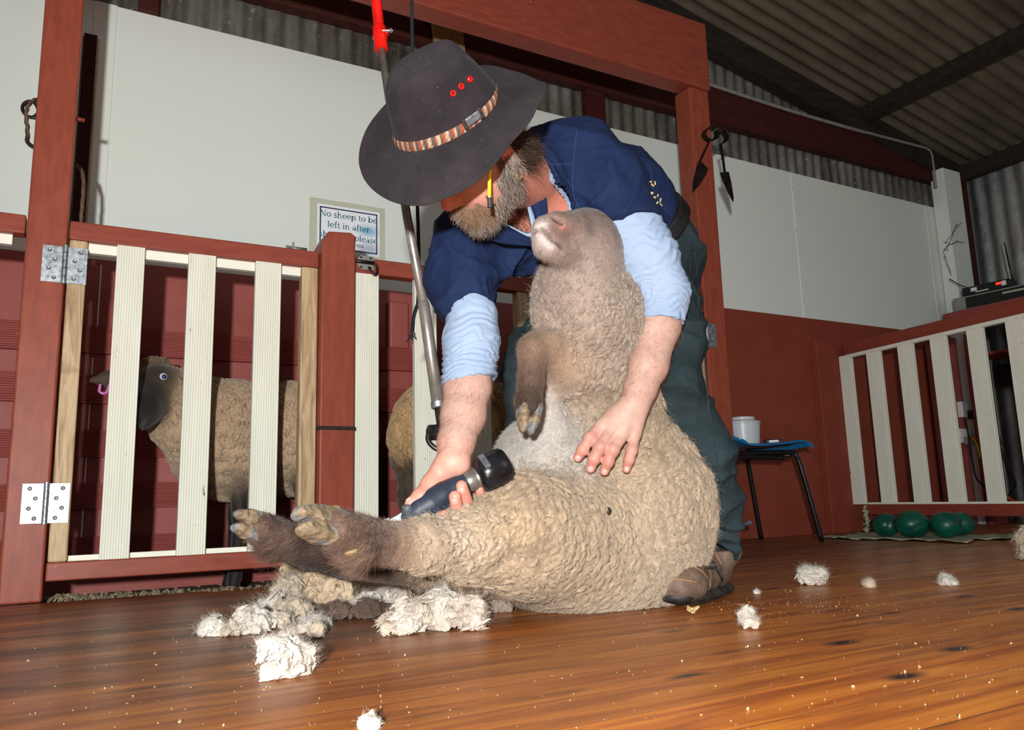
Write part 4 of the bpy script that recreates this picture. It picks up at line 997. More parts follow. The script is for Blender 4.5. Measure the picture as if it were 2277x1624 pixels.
# --- boots
def boot(heel, toe, ankle, parent, laces):
    hz, tz, az = V(*heel), V(*toe), V(*ankle); hz[2] = tz[2] = 0; dr = nrm(tz-hz); sd = np.cross([0, 0, 1.], dr); L = np.linalg.norm(tz-hz); Z = V(0, 0, 1)
    U = SDF(); U.floor = .012
    at_ = lambda u, z, y=0: hz+dr*L*u+Z*z+sd*y
    U.chain([(at_(.10, .055), .040), (at_(.40, .060), .042), (at_(.70, .052), .044), (at_(.86, .046), .042)], .03)
    U.ell(at_(.82, .050), (.060, .054, .046), [dr, sd, Z], .02)
    U.chain([(at_(.16, .07), .044), (az, .050)], .03)
    plane(U, az+Z*.0, Z, .004)
    v, f = U.surface(.004); nv = vnormals(v, f)
    u = (v-hz)@dr/L; cr = np.exp(-((u-.60)/.06)**2); v = v+nv*(cr*.003*np.sin(u*120)+vnoise(v, 40, 81)*.0016)[:, None]
    bt_ = blob('boot', v, f, 'boot_leather', parent); bv, bf = v, f
    O = SDF(); O.floor = .0008
    O.chain([(at_(.03, .012), .040), (at_(.35, .012), .040), (at_(.68, .016), .0455), (at_(.88, .024), .041)], .03, None, 0, (Z, .42))
    v, f = O.surface(.0036); v = v+vnormals(v, f)*((((v@dr)*90 % 1) > .5)*(v[:, 2] < .012)*-.0015)[:, None]
    blob('sole', v, f, 'black_rubber', bt_)
    if laces:
        tg = SDF(); tg.chain([(at_(.46, .098), .020), (at_(.30, .150), .027)], .02, None, 0, (sd, 1.3)); v, f = tg.surface(.004); blob('tongue', v, f, 'dark_steel_leather', bt_)
        lc = MB(); pc_ = MB()
        for path in ([(1562, 1214), (1568, 1232), (1580, 1266)], [(1570, 1222), (1580, 1246), (1596, 1272), (1606, 1290)], [(1556, 1240), (1570, 1250), (1586, 1252)], [(1560, 1256), (1574, 1264), (1592, 1262)]):
            q = onto(bv, bf, bez(path, 6), .002)
            if len(q) > 2: lc.tube(q, .003, 6)
        for path in ([(1588, 1212), (1594, 1236), (1606, 1256)], [(1540, 1258), (1562, 1272), (1576, 1290), (1580, 1308)], [(1484, 1288), (1520, 1290), (1552, 1296)]):
            q = onto(bv, bf, bez(path, 6), .0006)
            if len(q) > 2: pc_.tube(q, .0014, 5)
        pc_.build('piping', 'piping_tan', bt_, smooth=True)
        lc.build('lace', 'black_rubber', bt_, smooth=True)
    return bt_
basic('piping_tan', (150, 104, 62), (176, 128, 84), .7)
basic('dark_steel_leather', (58, 40, 28), (120, 84, 54), .7, 60, bump=.3)
boot(C(1598, 1312, 1.87), C(1492, 1346, 1.625), C(1600, 1222, 1.83), person, True)
boot(C(1195, 1300, 2.03), C(1140, 1325, 1.80), C(1192, 1225, 1.99), person, False)
# --- hat
HC = C(990, 266, 1.462); lv_ = local(HC); HS = .965
kf = nrm(lv_(-.896, -.443, 0)); ku = nrm(lv_(-.399, .806, .436)); ku = nrm(ku-kf*np.dot(ku, kf)); kl = np.cross(ku, kf)
def hat3(x, y, z): return HC+HS*(kf*x+kl*y+ku*z)
NA = 96
def ang(i): return 2*pi*i/NA
def crown_pt(a, s):
    """a: angle from the front towards his left; s 0 at the band .. 1 at the middle of the top"""
    c, sn = math.cos(a), math.sin(a)
    if s < .62: u = s/.62; z = .090*u; ra, rb = .104-.008*u**1.5, .086-.014*u**1.5
    else:
        u = (s-.62)/.38; z = .090+.024*math.sin(u*pi/2); q = math.sqrt(max(0, 1-u**2.6)); ra, rb = .096*q, .072*q
    x, y = ra*c, rb*sn
    top0 = np.clip((z-.02)/.10, 0, 1)
    if c < 0: x *= 1.04-.42*top0
    top = np.clip((z-.05)/.09, 0, 1)
    y *= 1-.30*top*max(0, c)**1.5                                                            # front pinch
    z += -.015*np.clip((s-.55)/.3, 0, 1)*math.exp(-(y/.020)**2)+.010*np.clip((s-.5)/.3, 0, 1)*math.exp(-((abs(y)-.042)/.018)**2)      # crease with raised sides
    z += .006*top*(x/.1)
    x -= .024*np.clip(z/.12, 0, 1)
    return hat3(x, y, z)
def brim_pt(a, r):
    c, sn = math.cos(a), math.sin(a)
    dg = math.degrees(math.atan2(sn, c))
    R = .106*c*c+.088*(1-c*c)
    Re = np.interp(abs(dg), [0, 30, 60, 90, 120, 150, 180], [.192, .197, .206, .196, .183, .184, .203])
    drop = np.interp(dg, [-180, -135, -90, -45, 0, 30, 60, 90, 120, 150, 180], [.032, .008, -.015, -.0, .018, .032, .042, .036, .024, .022, .032])
    rr = R+(Re-R)*r
    z = -drop*r**1.2+.003*math.sin(3*a+1)*r+.0015*math.sin(7*a)*r
    return hat3(rr*c, rr*sn, z-.003*(1-r))
hatm = MB()
rows = [[brim_pt(ang(i), r) for i in range(NA+1)] for r in (1, .985, .9, .75, .6, .45, .3, .15, .05, 0)]
rows += [[crown_pt(ang(i), s) for i in range(NA+1)] for s in (.01, .06, .12, .2, .3, .4, .5, .58, .64, .7, .76, .82, .87, .91, .95, .98, .999)]
hatm.grid(np.array(rows))
hat = hatm.build('hat', 'hat_felt', person, smooth=True)
import bmesh
bq = bmesh.new(); bq.from_mesh(hat.data); bmesh.ops.remove_doubles(bq, verts=bq.verts, dist=.00005); bq.to_mesh(hat.data); bq.free()
hat.data.polygons.foreach_set('use_smooth', np.ones(len(hat.data.polygons), bool)); label(hat, 'dark felt stockman hat with wide curved brim')
m = hat.modifiers.new('Solidify', 'SOLIDIFY'); m.thickness = .0035; m.offset = -1; m.use_even_offset = False
m = hat.modifiers.new('Subsurf', 'SUBSURF'); m.levels = 1; m.render_levels = 1
# woven band
BN = MB(); A = np.zeros((NA*2+1, 5, 3)); bc = np.zeros((NA*2+1, 5, 3)); pal = [(176, 160, 136), (140, 124, 106), (188, 174, 150), (150, 80, 54), (70, 62, 60), (170, 112, 60), (190, 178, 158), (88, 78, 80), (150, 134, 112), (172, 158, 140), (104, 92, 92)]
for i in range(NA*2+1):
    a = pi*i/NA
    for j in range(5):
        s = .02+.13*j/4; p = crown_pt(a, s); n = nrm(p-hat3(0, 0, .090*s/.62)); A[i, j] = p+n*(.0052+.0012*math.sin(pi*j/4))
        k = int(i*.62); c_ = lin(pal[(k*7+k//3) % len(pal)]); zz = (i+abs(j-2)) % 3 == 0; bc[i, j] = np.array(c_)*(.55 if zz else 1)
bn = BN.grid(A).build('hat_band', 'woven_band', hat, smooth=True); paint(bn.data, bc.reshape(-1, 3))
def crown_at(px, py):
    best = min(((np.linalg.norm(pr(crown_pt(a, s))-V(px, py)), a, s) for a in np.linspace(0, pi, 120) for s in np.linspace(.01, .7, 60)), key=lambda t_: t_[0])
    p = crown_pt(best[1], best[2]); e = .01
    n = nrm(np.cross(crown_pt(best[1]+e, best[2])-p, crown_pt(best[1], best[2]+e)-p)); n = n if np.dot(n, CAM-p) > 0 else -n
    tg_ = nrm(crown_pt(best[1]+e, best[2])-p); return p, n, tg_
def pr(p):
    d = p-CAM; z = d@CF; return V(1138.5+FP*(d@CR)/z, 812-FP*(d@CU)/z)
for px, py in ((1005, 207), (1023, 191), (1042, 178)):
    p, n, _ = crown_at(px, py)
    auto_smooth(MB().lathe(p+n*.0048, n, [(.0055, -.002), (.0055, .0012), (.0045, .0022), (.0026, .0018), (.0022, 0), (.0022, -.002)], 16, False).build('eyelet', 'red_enamel', hat))
p, n, tg_ = crown_at(1048, 262); w2 = np.cross(n, tg_)
MB().obox(p+n*.0085, (tg_, w2, n), (.015, .008, .002)).build('buckle', 'zinc_plate', hat, bevel=.003)
for dx in (-.018, .017): MB().obox(p+n*.0075+tg_*dx, (tg_, w2, n), (.004, .010, .0025)).build('keeper', 'black_rubber', hat, bevel=.001)
# yellow stick hanging from the hat past the cheek
c0, c1, c2 = C(1089, 325, 1.425), C(1088, 438, 1.405), C(1089, 462, 1.405)
hc_ = MB().tube([c0, c1], .0034, 8).build('chin_cord', 'yellow_plastic', hat, smooth=True); label(hc_, 'yellow rod with black tip hanging beside the cheek')
basic('brass', (176, 148, 84), (196, 168, 100), .35, 20, metal=.8)
auto_smooth(MB().lathe(c1, c2-c1, [(.0062, -.0015), (.0066, 0), (.0062, .002)], 14).build('toggle', 'brass', hat)); auto_smooth(MB().tube([c1, c2], .0042, 8).build('cord_tip', 'black_rubber', hat))
e_ = hp(-.004, .089, -.046); MB().tube([e_+(.006*math.cos(a))*hf+(.006*math.sin(a))*hup for a in np.linspace(0, 2*pi, 14)], .0011, 6).build('earring', 'brass', person, smooth=True)
# --- hair, beard, arm hair
v = np.empty(len(pbody.data.vertices)*3); pbody.data.vertices.foreach_get('co', v); v = v.reshape(-1, 3)+wloc(pbody)
f = np.empty(len(pbody.data.polygons)*4, int); pbody.data.polygons.foreach_get('vertices', f) if False else None
fq = np.array([tuple(p.vertices) for p in pbody.data.polygons]); nv = vnormals(v, fq)
def grow(mask, n, flow, ln, r, name, cols, wild=.3, lift=.4, k=5):
    p, nn, i = scatter(v, fq, nv, mask.astype(float)+1e-12, n)
    c = np.array([lin(q) for q in cols])[rng.integers(0, len(cols), n)]*rng.uniform(.75, 1.2, n)[:, None]
    strands(name, fuzz(p, nn, np.broadcast_to(flow, p.shape) if np.ndim(flow) == 1 else flow(p), rng.uniform(*ln, n), k+2, wild, lift, .10), r, 'fibre', person, c)
lf_, ll_, lu_ = (v-HO)@hf, (v-HO)@hl, (v-HO)@hup
grow(jaw, 16000, lambda p: -hup*.8+hf*.25, (.009, .022), .00021, 'beard', [(150, 146, 140), (186, 182, 176), (112, 104, 98), (84, 70, 60), (60, 48, 42), (140, 112, 86)], .35, .35)
mo = jaw & (lf_ > .070) & (lu_ > -.09)
grow(mo, 5000, lambda p: -hup*.6+np.sign(((p-HO)@hl))[:, None]*hl*.5, (.009, .018), .00021, 'moustache', [(150, 112, 74), (120, 86, 56), (170, 134, 96), (140, 124, 108)], .3, .35)
nap = (lf_ < -.03) & (lf_ > -.12) & (lu_ < .03) & (lu_ > -.06) & (np.abs(ll_) < .1) & ~((lf_ > -.045) & (ll_ > .07) & (lu_ < -.02))
grow(nap, 5200, -hup*.8-hf*.4, (.02, .042), .00025, 'hair', [(40, 30, 26), (58, 44, 36), (84, 66, 54)], .25, .2, 6)
larm = (np.linalg.norm(v-C(1445, 800, 1.66), axis=1) < .11); rarm = (np.linalg.norm(v-C(1030, 920, 1.555), axis=1) < .11)
grow(larm | rarm, 2600, cv(-.5, -.8, 0), (.006, .013), .00013, 'arm_hair', [(110, 70, 50), (140, 92, 66)], .35, .2)
chest = (np.linalg.norm(v-C(1168, 485, 1.68), axis=1) < .045)
grow(chest, 900, cv(.2, -1, 0), (.008, .018), .0002, 'chest_hair', [(90, 52, 40), (60, 36, 30)], .5, .25)
# ================================================================== TOOLS, ROPES, SIGNS
basic('grip_blue', (30, 37, 48), (46, 56, 70), .5, 18, bump=.1); basic('black_gloss', (15, 15, 17), (30, 30, 34), .22, 30)
hd = thing('shearing_handpiece', C(985, 1105, 1.458), 'dark blue shearing handpiece gripped in the fist over the sheep\'s leg', 'shears')
G = SDF(); G.chain([(C(912, 1150, 1.435), .017), (C(932, 1136, 1.442), .0215), (C(958, 1121, 1.450), .0265), (C(985, 1103, 1.458), .0235), (C(1012, 1088, 1.466), .0195), (C(1040, 1073, 1.474), .0190)], .012)
v, f = G.surface(.0022); blob('handle', v, f, 'grip_blue', hd)
ha = nrm(C(1108, 1040, 1.494)-C(1040, 1073, 1.474)); h0 = C(1040, 1073, 1.474)
auto_smooth(MB().lathe(h0, ha, [(.0185, -.004), (.0205, 0), (.0205, .012), (.019, .016), (.0205, .020), (.0205, .026)], 24).build('ferrule', 'steel_tube', hd))
auto_smooth(MB().lathe(h0, ha, [(.020, .020), (.030, .024), (.0345, .030), (.036, .045), (.036, .066), (.034, .078), (.029, .084), (.012, .086)], 28).build('knuckle_housing', 'black_gloss', hd), 40)
su = nrm(CU*.75-CF*.6-ha*np.dot(CU*.75-CF*.6, ha)); sw_ = np.cross(ha, su)
MB().obox(h0+ha*.040+su*.0365, (ha, sw_, su), (.006, .016, .0015)).obox(h0+ha*.040+su*.034+sw_*.015, (ha, sw_, su), (.006, .0015, .004)).build('clip', 'zinc_plate', hd, bevel=.001)
MB().obox(h0+ha*.062-su*.030-sw_*.012, (ha, sw_, su), (.010, .006, .009)).build('lug', 'black_gloss', hd, bevel=.002)
c0 = C(912, 1150, 1.435); cdv = nrm(C(880, 1168, 1.425)-c0)
cb = MB().obox(c0+cdv*.022+CF*.008, (cdv, nrm(np.cross(cdv, CF)), CF), (.020, .014, .004))
for k in range(9): cb.obox(c0+cdv*.046+CF*.008+nrm(np.cross(cdv, CF))*(-.016+.004*k), (cdv, nrm(np.cross(cdv, CF)), CF), (.010, .0018, .002))
cb.build('comb', 'zinc_plate', hd, bevel=.0006)
auto_smooth(MB().lathe(C(905, 1138, 1.425), CU-CF*.3, [(.007, -.004), (.0085, 0), (.0085, .010), (.006, .012)], 16).build('tension_knob', 'zinc_plate', hd))
# downtube from the overhead gear
dt = thing('shearing_downtube', C(848, 100, 1.95), 'long steel shearing downtube with red spring joint passing behind the hat', 'tube')
def dtp(px, py):   # along the drop from overhead to the hand
    return C(px, py, 1.95-.30*min(1, max(0, (py-0)/950)))
hs = MB(); a, b = dtp(830, -60), dtp(843, 60); ax = nrm(b-a); L = np.linalg.norm(b-a); u_ = nrm(np.cross(ax, CF)); w_ = np.cross(ax, u_)
hs.tube([a+ax*L*i/1200+.0105*(math.cos(i*.42)*u_+math.sin(i*.42)*w_) for i in range(0, 1201)], .0027, 5).build('spring_hose', 'red_enamel', dt, smooth=True)
MB().tube([a, b], .0095, 12).build('hose_core', 'red_enamel', dt, smooth=True)
auto_smooth(MB().lathe(dtp(843, 62), nrm(dtp(849, 116)-dtp(843, 62)), [(.013, -.004), (.0165, 0), (.0165, .016), (.014, .018), (.018, .022), (.0185, .030), (.016, .034), (.0165, .062), (.0125, .064)], 20).build('clamp', 'red_enamel', dt), 40)
cl = dtp(843, 72); MB().obox(cl+CR*.012, (CR, CU, CF), (.012, .006, .008)).build('clamp_lug', 'red_enamel', dt, bevel=.002)
MB().tube([cl+CR*.002-CF*.01, cl+CR*.035-CF*.01], .0028, 8).lathe(cl+CR*.028-CF*.01, CR, [(.006, 0), (.006, .005)], 6).build('clamp_bolt', 'zinc_plate', dt)
p0, p1, p2, p3 = dtp(849, 112), dtp(905, 482), dtp(942, 676), dtp(974, 898)
MB().tube([p0, p1, p2], [.0098, .0105, .0112], 14).build('upper_tube', 'steel_tube', dt, smooth=True)
MB().tube([p2-nrm(p3-p2)*.004, p2, p2+nrm(p3-p2)*.012, p3], [.0118, .0128, .0128, .0135], 16).build('lower_tube', 'steel_tube', dt, smooth=True)
p4 = dtp(985, 975)
auto_smooth(MB().lathe(p3, nrm(p4-p3), [(.0135, -.006), (.0155, -.004), (.0155, .008), (.0135, .010)], 18).build('collar', 'zinc_plate', dt))
MB().tube([p3, p4, dtp(1000, 1010)], .0095, 12).build('drive_rod', 'dark_steel', dt, smooth=True)
j = C(965, 975, 1.62)
jb = MB(); jb.lathe(j+CU*.012, nrm(CR+CF*.6), [(.014, -.012), (.0165, -.010), (.0165, .010), (.014, .012)], 18).tube(bez([j+CU*.02-CR*.008, j-CR*.012-CU*.004, j+CU*-.022+CR*.006, j+CR*.02-CU*.012], 8), .0055, 8)
auto_smooth(jb.build('elbow_joint', 'black_gloss', dt), 50)
# blue rope hanging behind the tube
def twist(path, r, turns, strandsn=3):
    m = MB(); pts = path; n = len(pts)
    for k in range(strandsn):
        q = []
        for i, p in enumerate(pts):
            tg = nrm(pts[min(i+1, n-1)]-pts[max(i-1, 0)]); u1 = nrm(np.cross(tg, [.3, .9, .2])); w1 = np.cross(tg, u1); a = 2*pi*(turns*i/n+k/strandsn); q.append(p+r*.5*(math.cos(a)*u1+math.sin(a)*w1))
        m.tube(q, r*.62, 6)
    return m
pth = [C(*q) for q in bez([(914, -30, 2.15), (918, 120, 2.13), (924, 330, 2.1), (929, 480, 2.08), (931, 600, 2.06), (930, 660, 2.05), (922, 700, 2.05), (916, 738, 2.05)], 40)]
ro = twist(pth, .0052, 95).build('rope', 'rope_blue', smooth=True, at=pth[0]); tag(ro, 'thin dark blue rope hanging down beside the steel downtube', 'rope')
fr_ = MB()
for k in range(14): q = pth[-1]+V(*rng.normal(0, .002, 3)); fr_.tube([q, q+CU*-.010+V(*rng.normal(0, .004, 3)), q+CU*-.018+V(*rng.normal(0, .008, 3))], .0012, 4)
fr_.build('frayed_end', 'rope_blue', ro)
# iron ring and brown rope on the tall post
rg = [P(px, py, y=YF+.03) for px, py in ((84, 262), (74, 262), (58, 256), (50, 243), (54, 230), (68, 225), (80, 233), (85, 248), (78, 258), (66, 262))]
ir = MB().tube(bez(rg, 8), .0048, 8).build('iron_hook', 'dark_steel', smooth=True, at=rg[0]); tag(ir, 'dark iron ring hook on the outer side of the tall post', 'hook')
rp_ = [P(px, py, y=YF+.03+dy) for px, py, dy in ((87, 222, .05), (76, 223, 0), (64, 232, -.012), (58, 250, -.012), (60, 275, 0), (62, 298, .02), (62, 316, .08), (84, 332, .15), (140, 350, .15), (168, 366, .15), (182, 382, .13), (186, 410, .11), (184, 445, .10), (181, 478, .11), (180, 500, .11))]
tag(twist(bez(rp_, 14), .0062, 60).build('rope', 'rope_brown', smooth=True, at=rp_[0]), 'brown rope looped through the iron ring and round behind the tall post', 'rope')
pg = P(178, 266, y=YF+.04); tag(MB().tube([pg-V(.03, 0, 0), pg+V(.012, 0, 0)], .006, 10).build('peg', 'red_paint_upright', smooth=True, at=pg), 'red painted peg through the side of the tall post', 'peg')
# hand shears on their nail
SY = YF-.012
hs_ = thing('hand_shears', P(1590, 290, y=SY), 'old dark sheep hand shears hung open on the red post under the beam', 'shears')
def sp(px, py, dy=0): return P(px, py, y=SY+dy)
def strap(pts, w, th, name, mat='dark_steel'):
    m = MB(); n = len(pts); A = []
    for i, p in enumerate(pts):
        tg = nrm(pts[min(i+1, n-1)]-pts[max(i-1, 0)]); sd = np.cross(tg, [0, 1., 0]); sd = nrm(sd)
        A.append([p+sd*th-V(0, w, 0), p+sd*th+V(0, w, 0), p-sd*th+V(0, w, 0), p-sd*th-V(0, w, 0), p+sd*th-V(0, w, 0)])
    return auto_smooth(m.grid(np.array(A)).build(name, mat, hs_))
strap([sp(*q) for q in bez([(1578, 314), (1568, 308), (1564, 298), (1570, 288), (1581, 285), (1591, 290), (1594, 300), (1588, 311), (1594, 306), (1596, 296), (1604, 293), (1612, 299), (1615, 308), (1610, 318), (1602, 322)], 5)], .016, .002, 'spring_bow')
strap([sp(1578, 312), sp(1566, 338), sp(1556, 360)], .006, .0022, 'handle'); strap([sp(1602, 320), sp(1607, 350), sp(1612, 388)], .006, .0022, 'handle')
for o_ in (((1553, 360), (1561, 362), (1574, 375), (1570, 388), (1556, 410), (1540, 428), (1541, 405), (1547, 380)), ((1601, 384), (1620, 382), (1626, 408), (1631, 440), (1630, 449), (1620, 430), (1607, 402))):
    q = [sp(*x) for x in o_]; n = len(q); m = MB().add([p+V(0, -.002, 0) for p in q]+[p+V(0, .002, 0) for p in q], [tuple(range(n)), tuple(range(2*n-1, n-1, -1))]+[(i, n+i, n+(i+1) % n, (i+1) % n) for i in range(n)])
    m.build('blade', 'dark_steel', hs_)
nl_ = sp(1590, 291); tag(MB().tube([nl_+V(0, .05, 0), nl_+V(0, -.02, .004)], .003, 8).build('nail', 'steel_tube', at=nl_), 'nail in the red post holding up the hand shears', 'nail')
# bolt latch on the middle panel, barrel bolt on the gate rail
a, b = P(790, 580, y=YF-.004), P(838, 590, y=YF-.004); zc = (a[2]+b[2])/2; x0 = PM[1]+.004
lt = thing('bolt_latch', (x0, YF-.004, zc), 'rusty barrel bolt with ring pull joining the short post and middle panel rail', 'latch')
MB().prism([(0, 0), (.018, .024), (.062, .024), (.066, .018), (.058, 0), (.066, -.018), (.062, -.024), (.018, -.024)], (x0+.002, YF-.0045, zc), (1, 0, 0), (0, 0, 1), (0, -.002, 0)).build('plate', 'grey_metal', lt)
MB().tube([(x0-.012, YF-.013, zc), (x0+.062, YF-.013, zc)], .0062, 12).build('bolt', 'dark_steel', lt, smooth=True)
MB().tube(bez([(x0+.060, YF-.014, zc+.004), (x0+.072, YF-.016, zc-.008), (x0+.074, YF-.018, zc-.030), (x0+.066, YF-.019, zc-.042), (x0+.054, YF-.018, zc-.032), (x0+.045, YF-.015, zc-.016)], 6), .0042, 8).build('ring_pull', 'dark_steel', lt, smooth=True)
for dx, dz in ((.022, .017), (.055, .017), (.022, -.017), (.055, -.017)): MB().lathe((x0+dx, YF-.0065, zc+dz), (0, -1, 0), [(.0042, 0), (.003, .0018)], 10).build('screw', 'dark_steel', lt)
b = P(648, 552, y=YF+.02); bl = thing('barrel_bolt', (b[0], YF+.02, ZT1), 'small steel bolt lying along the top of the cream gate rail', 'latch')
MB().tube([(b[0]-.012, YF+.02, ZT1+.008), (b[0]+.05, YF+.02, ZT1+.008)], .0055, 10).build('bolt', 'steel_tube', bl, smooth=True)
MB().tube([(b[0]+.004, YF+.02, ZT1+.008), (b[0]+.004, YF+.012, ZT1+.026)], .0035, 8).lathe((b[0]-.012, YF+.02, ZT1+.008), (-1, 0, 0), [(.0075, 0), (.0075, .004)], 10).build('knob', 'steel_tube', bl)
MB().box((b[0]-.002, YF+.005, ZT1), (b[0]+.03, YF+.035, ZT1+.003)).build('plate', 'steel_tube', bl)
# laminated signs; lettering drawn as serif strokes
def arc(cx_, cy_, rx, ry, a0, a1, n=12): return [(cx_+rx*math.cos(math.radians(a0+(a1-a0)*i/n)), cy_+ry*math.sin(math.radians(a0+(a1-a0)*i/n))) for i in range(n+1)]
T_, t_n, S_ = .115, .05, .045
def bowl(cx_=.27, rx=.20): return [(arc(cx_, .25, rx, .225, 0, 360, 22), 'o')]
def stem(x, y0, y1, top=1, bot=1):
    s = [([(x, y0), (x, y1)], T_)]
    if bot: s.append(([(x-.12, y0+.02), (x+.12, y0+.02)], S_))
    if top: s.append(([(x-.13, y1-.02), (x+.02, y1-.02)], S_))
    return s
GL_ = {
 'o': (bowl(), .56), 'e': ([(arc(.26, .25, .19, .225, 0, 320, 20), 'o'), ([(.08, .26), (.44, .26)], t_n)], .52),
 'b': (stem(.12, 0, .74)+bowl(.33, .18), .60), 'p': (stem(.12, -.22, .48)+bowl(.33, .18), .60), 'a': ([([(.36, 0), (.36, .34)], T_), (arc(.23, .34, .14, .13, 0, 160, 8), t_n), (arc(.22, .14, .15, .125, 20, 360, 14), 'o'), ([(.36, .02), (.47, .02)], S_)], .50),
 's': ([(arc(.20, .355, .125, .105, 30, 250, 12)+arc(.20, .135, .145, .115, 80, -150, 12), 'm')], .42), 'h': (stem(.12, 0, .74)+[(arc(.285, .30, .145, .165, 170, 0, 8)+[(.43, .02)], T_*.8), ([(.33, .02), (.55, .02)], S_)], .60),
 'n': (stem(.12, 0, .47)+[(arc(.285, .30, .145, .165, 170, 0, 8)+[(.43, .02)], T_*.8), ([(.33, .02), (.55, .02)], S_)], .60), 'u': ([([(.12, .46), (.12, .17)]+arc(.26, .17, .14, .145, 180, 330, 8), T_*.8), ([(.43, .47), (.43, 0)], T_), ([(.02, .46), (.14, .46)], S_), ([(.33, .46), (.45, .46)], S_), ([(.43, .02), (.53, .02)], S_)], .58),
 'l': (stem(.12, 0, .74), .28), 'i': (stem(.12, 0, .47)+[(arc(.115, .64, .03, .03, 0, 360, 8), .07)], .28), 't': ([([(.15, .62), (.15, .12)]+arc(.25, .12, .10, .10, 180, 300, 6), T_*.9), ([(.02, .46), (.32, .46)], S_)], .36),
 'f': ([([(.14, 0), (.14, .56)]+arc(.25, .60, .11, .12, 180, 50, 6), T_*.9), ([(.02, .46), (.32, .46)], S_), ([(.02, .02), (.28, .02)], S_)], .34), 'r': (stem(.12, 0, .47)+[(arc(.26, .32, .14, .14, 170, 60, 6), t_n*1.2), (arc(.335, .41, .03, .03, 0, 360, 8), .07)], .42),
 'g': ([(arc(.23, .33, .15, .135, 0, 360, 16), 'o'), (arc(.24, -.06, .20, .10, 0, 360, 16), t_n*1.2), ([(.14, .19), (.10, .08), (.36, .05)], t_n*1.3), ([(.36, .42), (.46, .46)], S_)], .50), 'k': (stem(.12, 0, .74)+[([(.14, .20), (.44, .46)], t_n), ([(.22, .27), (.47, 0)], T_*.9), ([(.34, .46), (.54, .46)], S_), ([(.36, .02), (.56, .02)], S_)], .58),
 'y': ([([(.06, .46), (.27, .03)], T_*.9), ([(.48, .46), (.24, -.10), (.12, -.20)], t_n), ([(-.02, .46), (.18, .46)], S_), ([(.38, .46), (.56, .46)], S_)], .54), 'N': ([([(.13, 0), (.13, .70)], t_n), ([(.12, .70), (.60, .02)], T_), ([(.62, .70), (.62, 0)], t_n), ([(.02, .02), (.25, .02)], S_), ([(.02, .68), (.2, .68)], S_), ([(.50, .68), (.74, .68)], S_)], .76),
 'T': ([([(.32, 0), (.32, .68)], T_), ([(.03, .68), (.61, .68)], t_n), ([(.04, .68), (.04, .52)], S_), ([(.60, .68), (.60, .52)], S_), ([(.2, .02), (.44, .02)], S_)], .64), ' ': ([], .26)}
def write(m, s, x, z, em, y):
    """letters on the wall plane, left edge x, baseline z"""
    for ch in s:
        st, adv = GL_[ch]
        for pts, w in st:
            n = len(pts); A = []
            for i, (a, b) in enumerate(pts):
                p, q = pts[max(i-1, 0)], pts[min(i+1, n-1)]; dx, dy = q[0]-p[0], q[1]-p[1]; l = math.hypot(dx, dy) or 1; nx, ny = -dy/l, dx/l
                ww = w if not isinstance(w, str) else (t_n+(T_-t_n)*abs(nx)**1.2 if w == 'o' else t_n+(T_-t_n)*abs(ny)**2)
                A.append([(x+(a-nx*ww/2)*em, y, z+(b-ny*ww/2)*em), (x+(a+nx*ww/2)*em, y, z+(b+ny*ww/2)*em)])
            m.grid(np.array(A))
        x += adv*em
    return x
def width(s, em): return sum(GL_[c][1] for c in s)*em
def sign(x0, x1, z0, z1, lab, lines, blot):
    s = thing('paper_sign', (x0, YW-.005, z0), lab, 'sign')
    MB().box((x0-.030, YW-.0052, z0-.024), (x1+.024, YW-.0045, z1+.022)).build('laminate', 'laminate_film', s)
    pp = MB().box((x0, YW-.0062, z0), (x1, YW-.0053, z1)).build('paper', 'sign_paper', s)
    e, w = .010, .0055; bb = MB()
    for a in ((x0+e, z0+e, x1-e, z0+e+w), (x0+e, z1-e-w, x1-e, z1-e), (x0+e, z0+e, x0+e+w, z1-e), (x1-e-w, z0+e, x1-e, z1-e)): bb.add([(a[0], YW-.0066, a[1]), (a[2], YW-.0066, a[1]), (a[2], YW-.0066, a[3]), (a[0], YW-.0066, a[3])], [(0, 1, 2, 3)])
    bb.build('border_line', 'ink_navy', pp)
    for text, zz, em, ink in lines:
        m = MB(); write(m, text, (x0+x1)/2-width(text, em)/2, z1-zz, em, YW-.0068); m.build('lettering', ink, pp)
    return s
t = NT('sign_paper')
bl_ = t.n('ShaderNodeTexGradient', gradient_type='SPHERICAL'); mp = t.n('ShaderNodeVectorMath', operation='SUBTRACT'); t.l(t.geo(), mp.inputs[0])
sx0, sz1 = P(705, 452, y=YW)[0], P(705, 453, y=YW)[2]; sx1 = P(843, 474, y=YW)[0]; sz0 = P(840, 573, y=YW)[2]
mp.inputs[1].default_value = (sx1-.050, YW, sz1-.088); sc_ = t.n('ShaderNodeVectorMath', operation='MULTIPLY'); t.l(mp.outputs[0], sc_.inputs[0]); sc_.inputs[1].default_value = (14, 1, 26); t.l(sc_.outputs[0], bl_.inputs[0])
mp2 = t.n('ShaderNodeVectorMath', operation='SUBTRACT'); t.l(t.geo(), mp2.inputs[0]); mp2.inputs[1].default_value = (sx1-.045, YW, sz0+.028); sc2 = t.n('ShaderNodeVectorMath', operation='MULTIPLY'); t.l(mp2.outputs[0], sc2.inputs[0]); sc2.inputs[1].default_value = (15, 1, 22)
g2 = t.n('ShaderNodeTexGradient', gradient_type='SPHERICAL'); t.l(sc2.outputs[0], g2.inputs[0])
c_ = t.mix(t.ramp(bl_.outputs['Fac'], [(.15, BW[0]), (.8, (.85,)*3)]), rgba((234, 238, 244)), rgba((112, 178, 216)))
c_ = t.mix(t.ramp(g2.outputs['Fac'], [(.1, BW[0]), (.8, (.6,)*3)]), c_, rgba((128, 142, 176))); t.set(c_, .5, 0, .3)
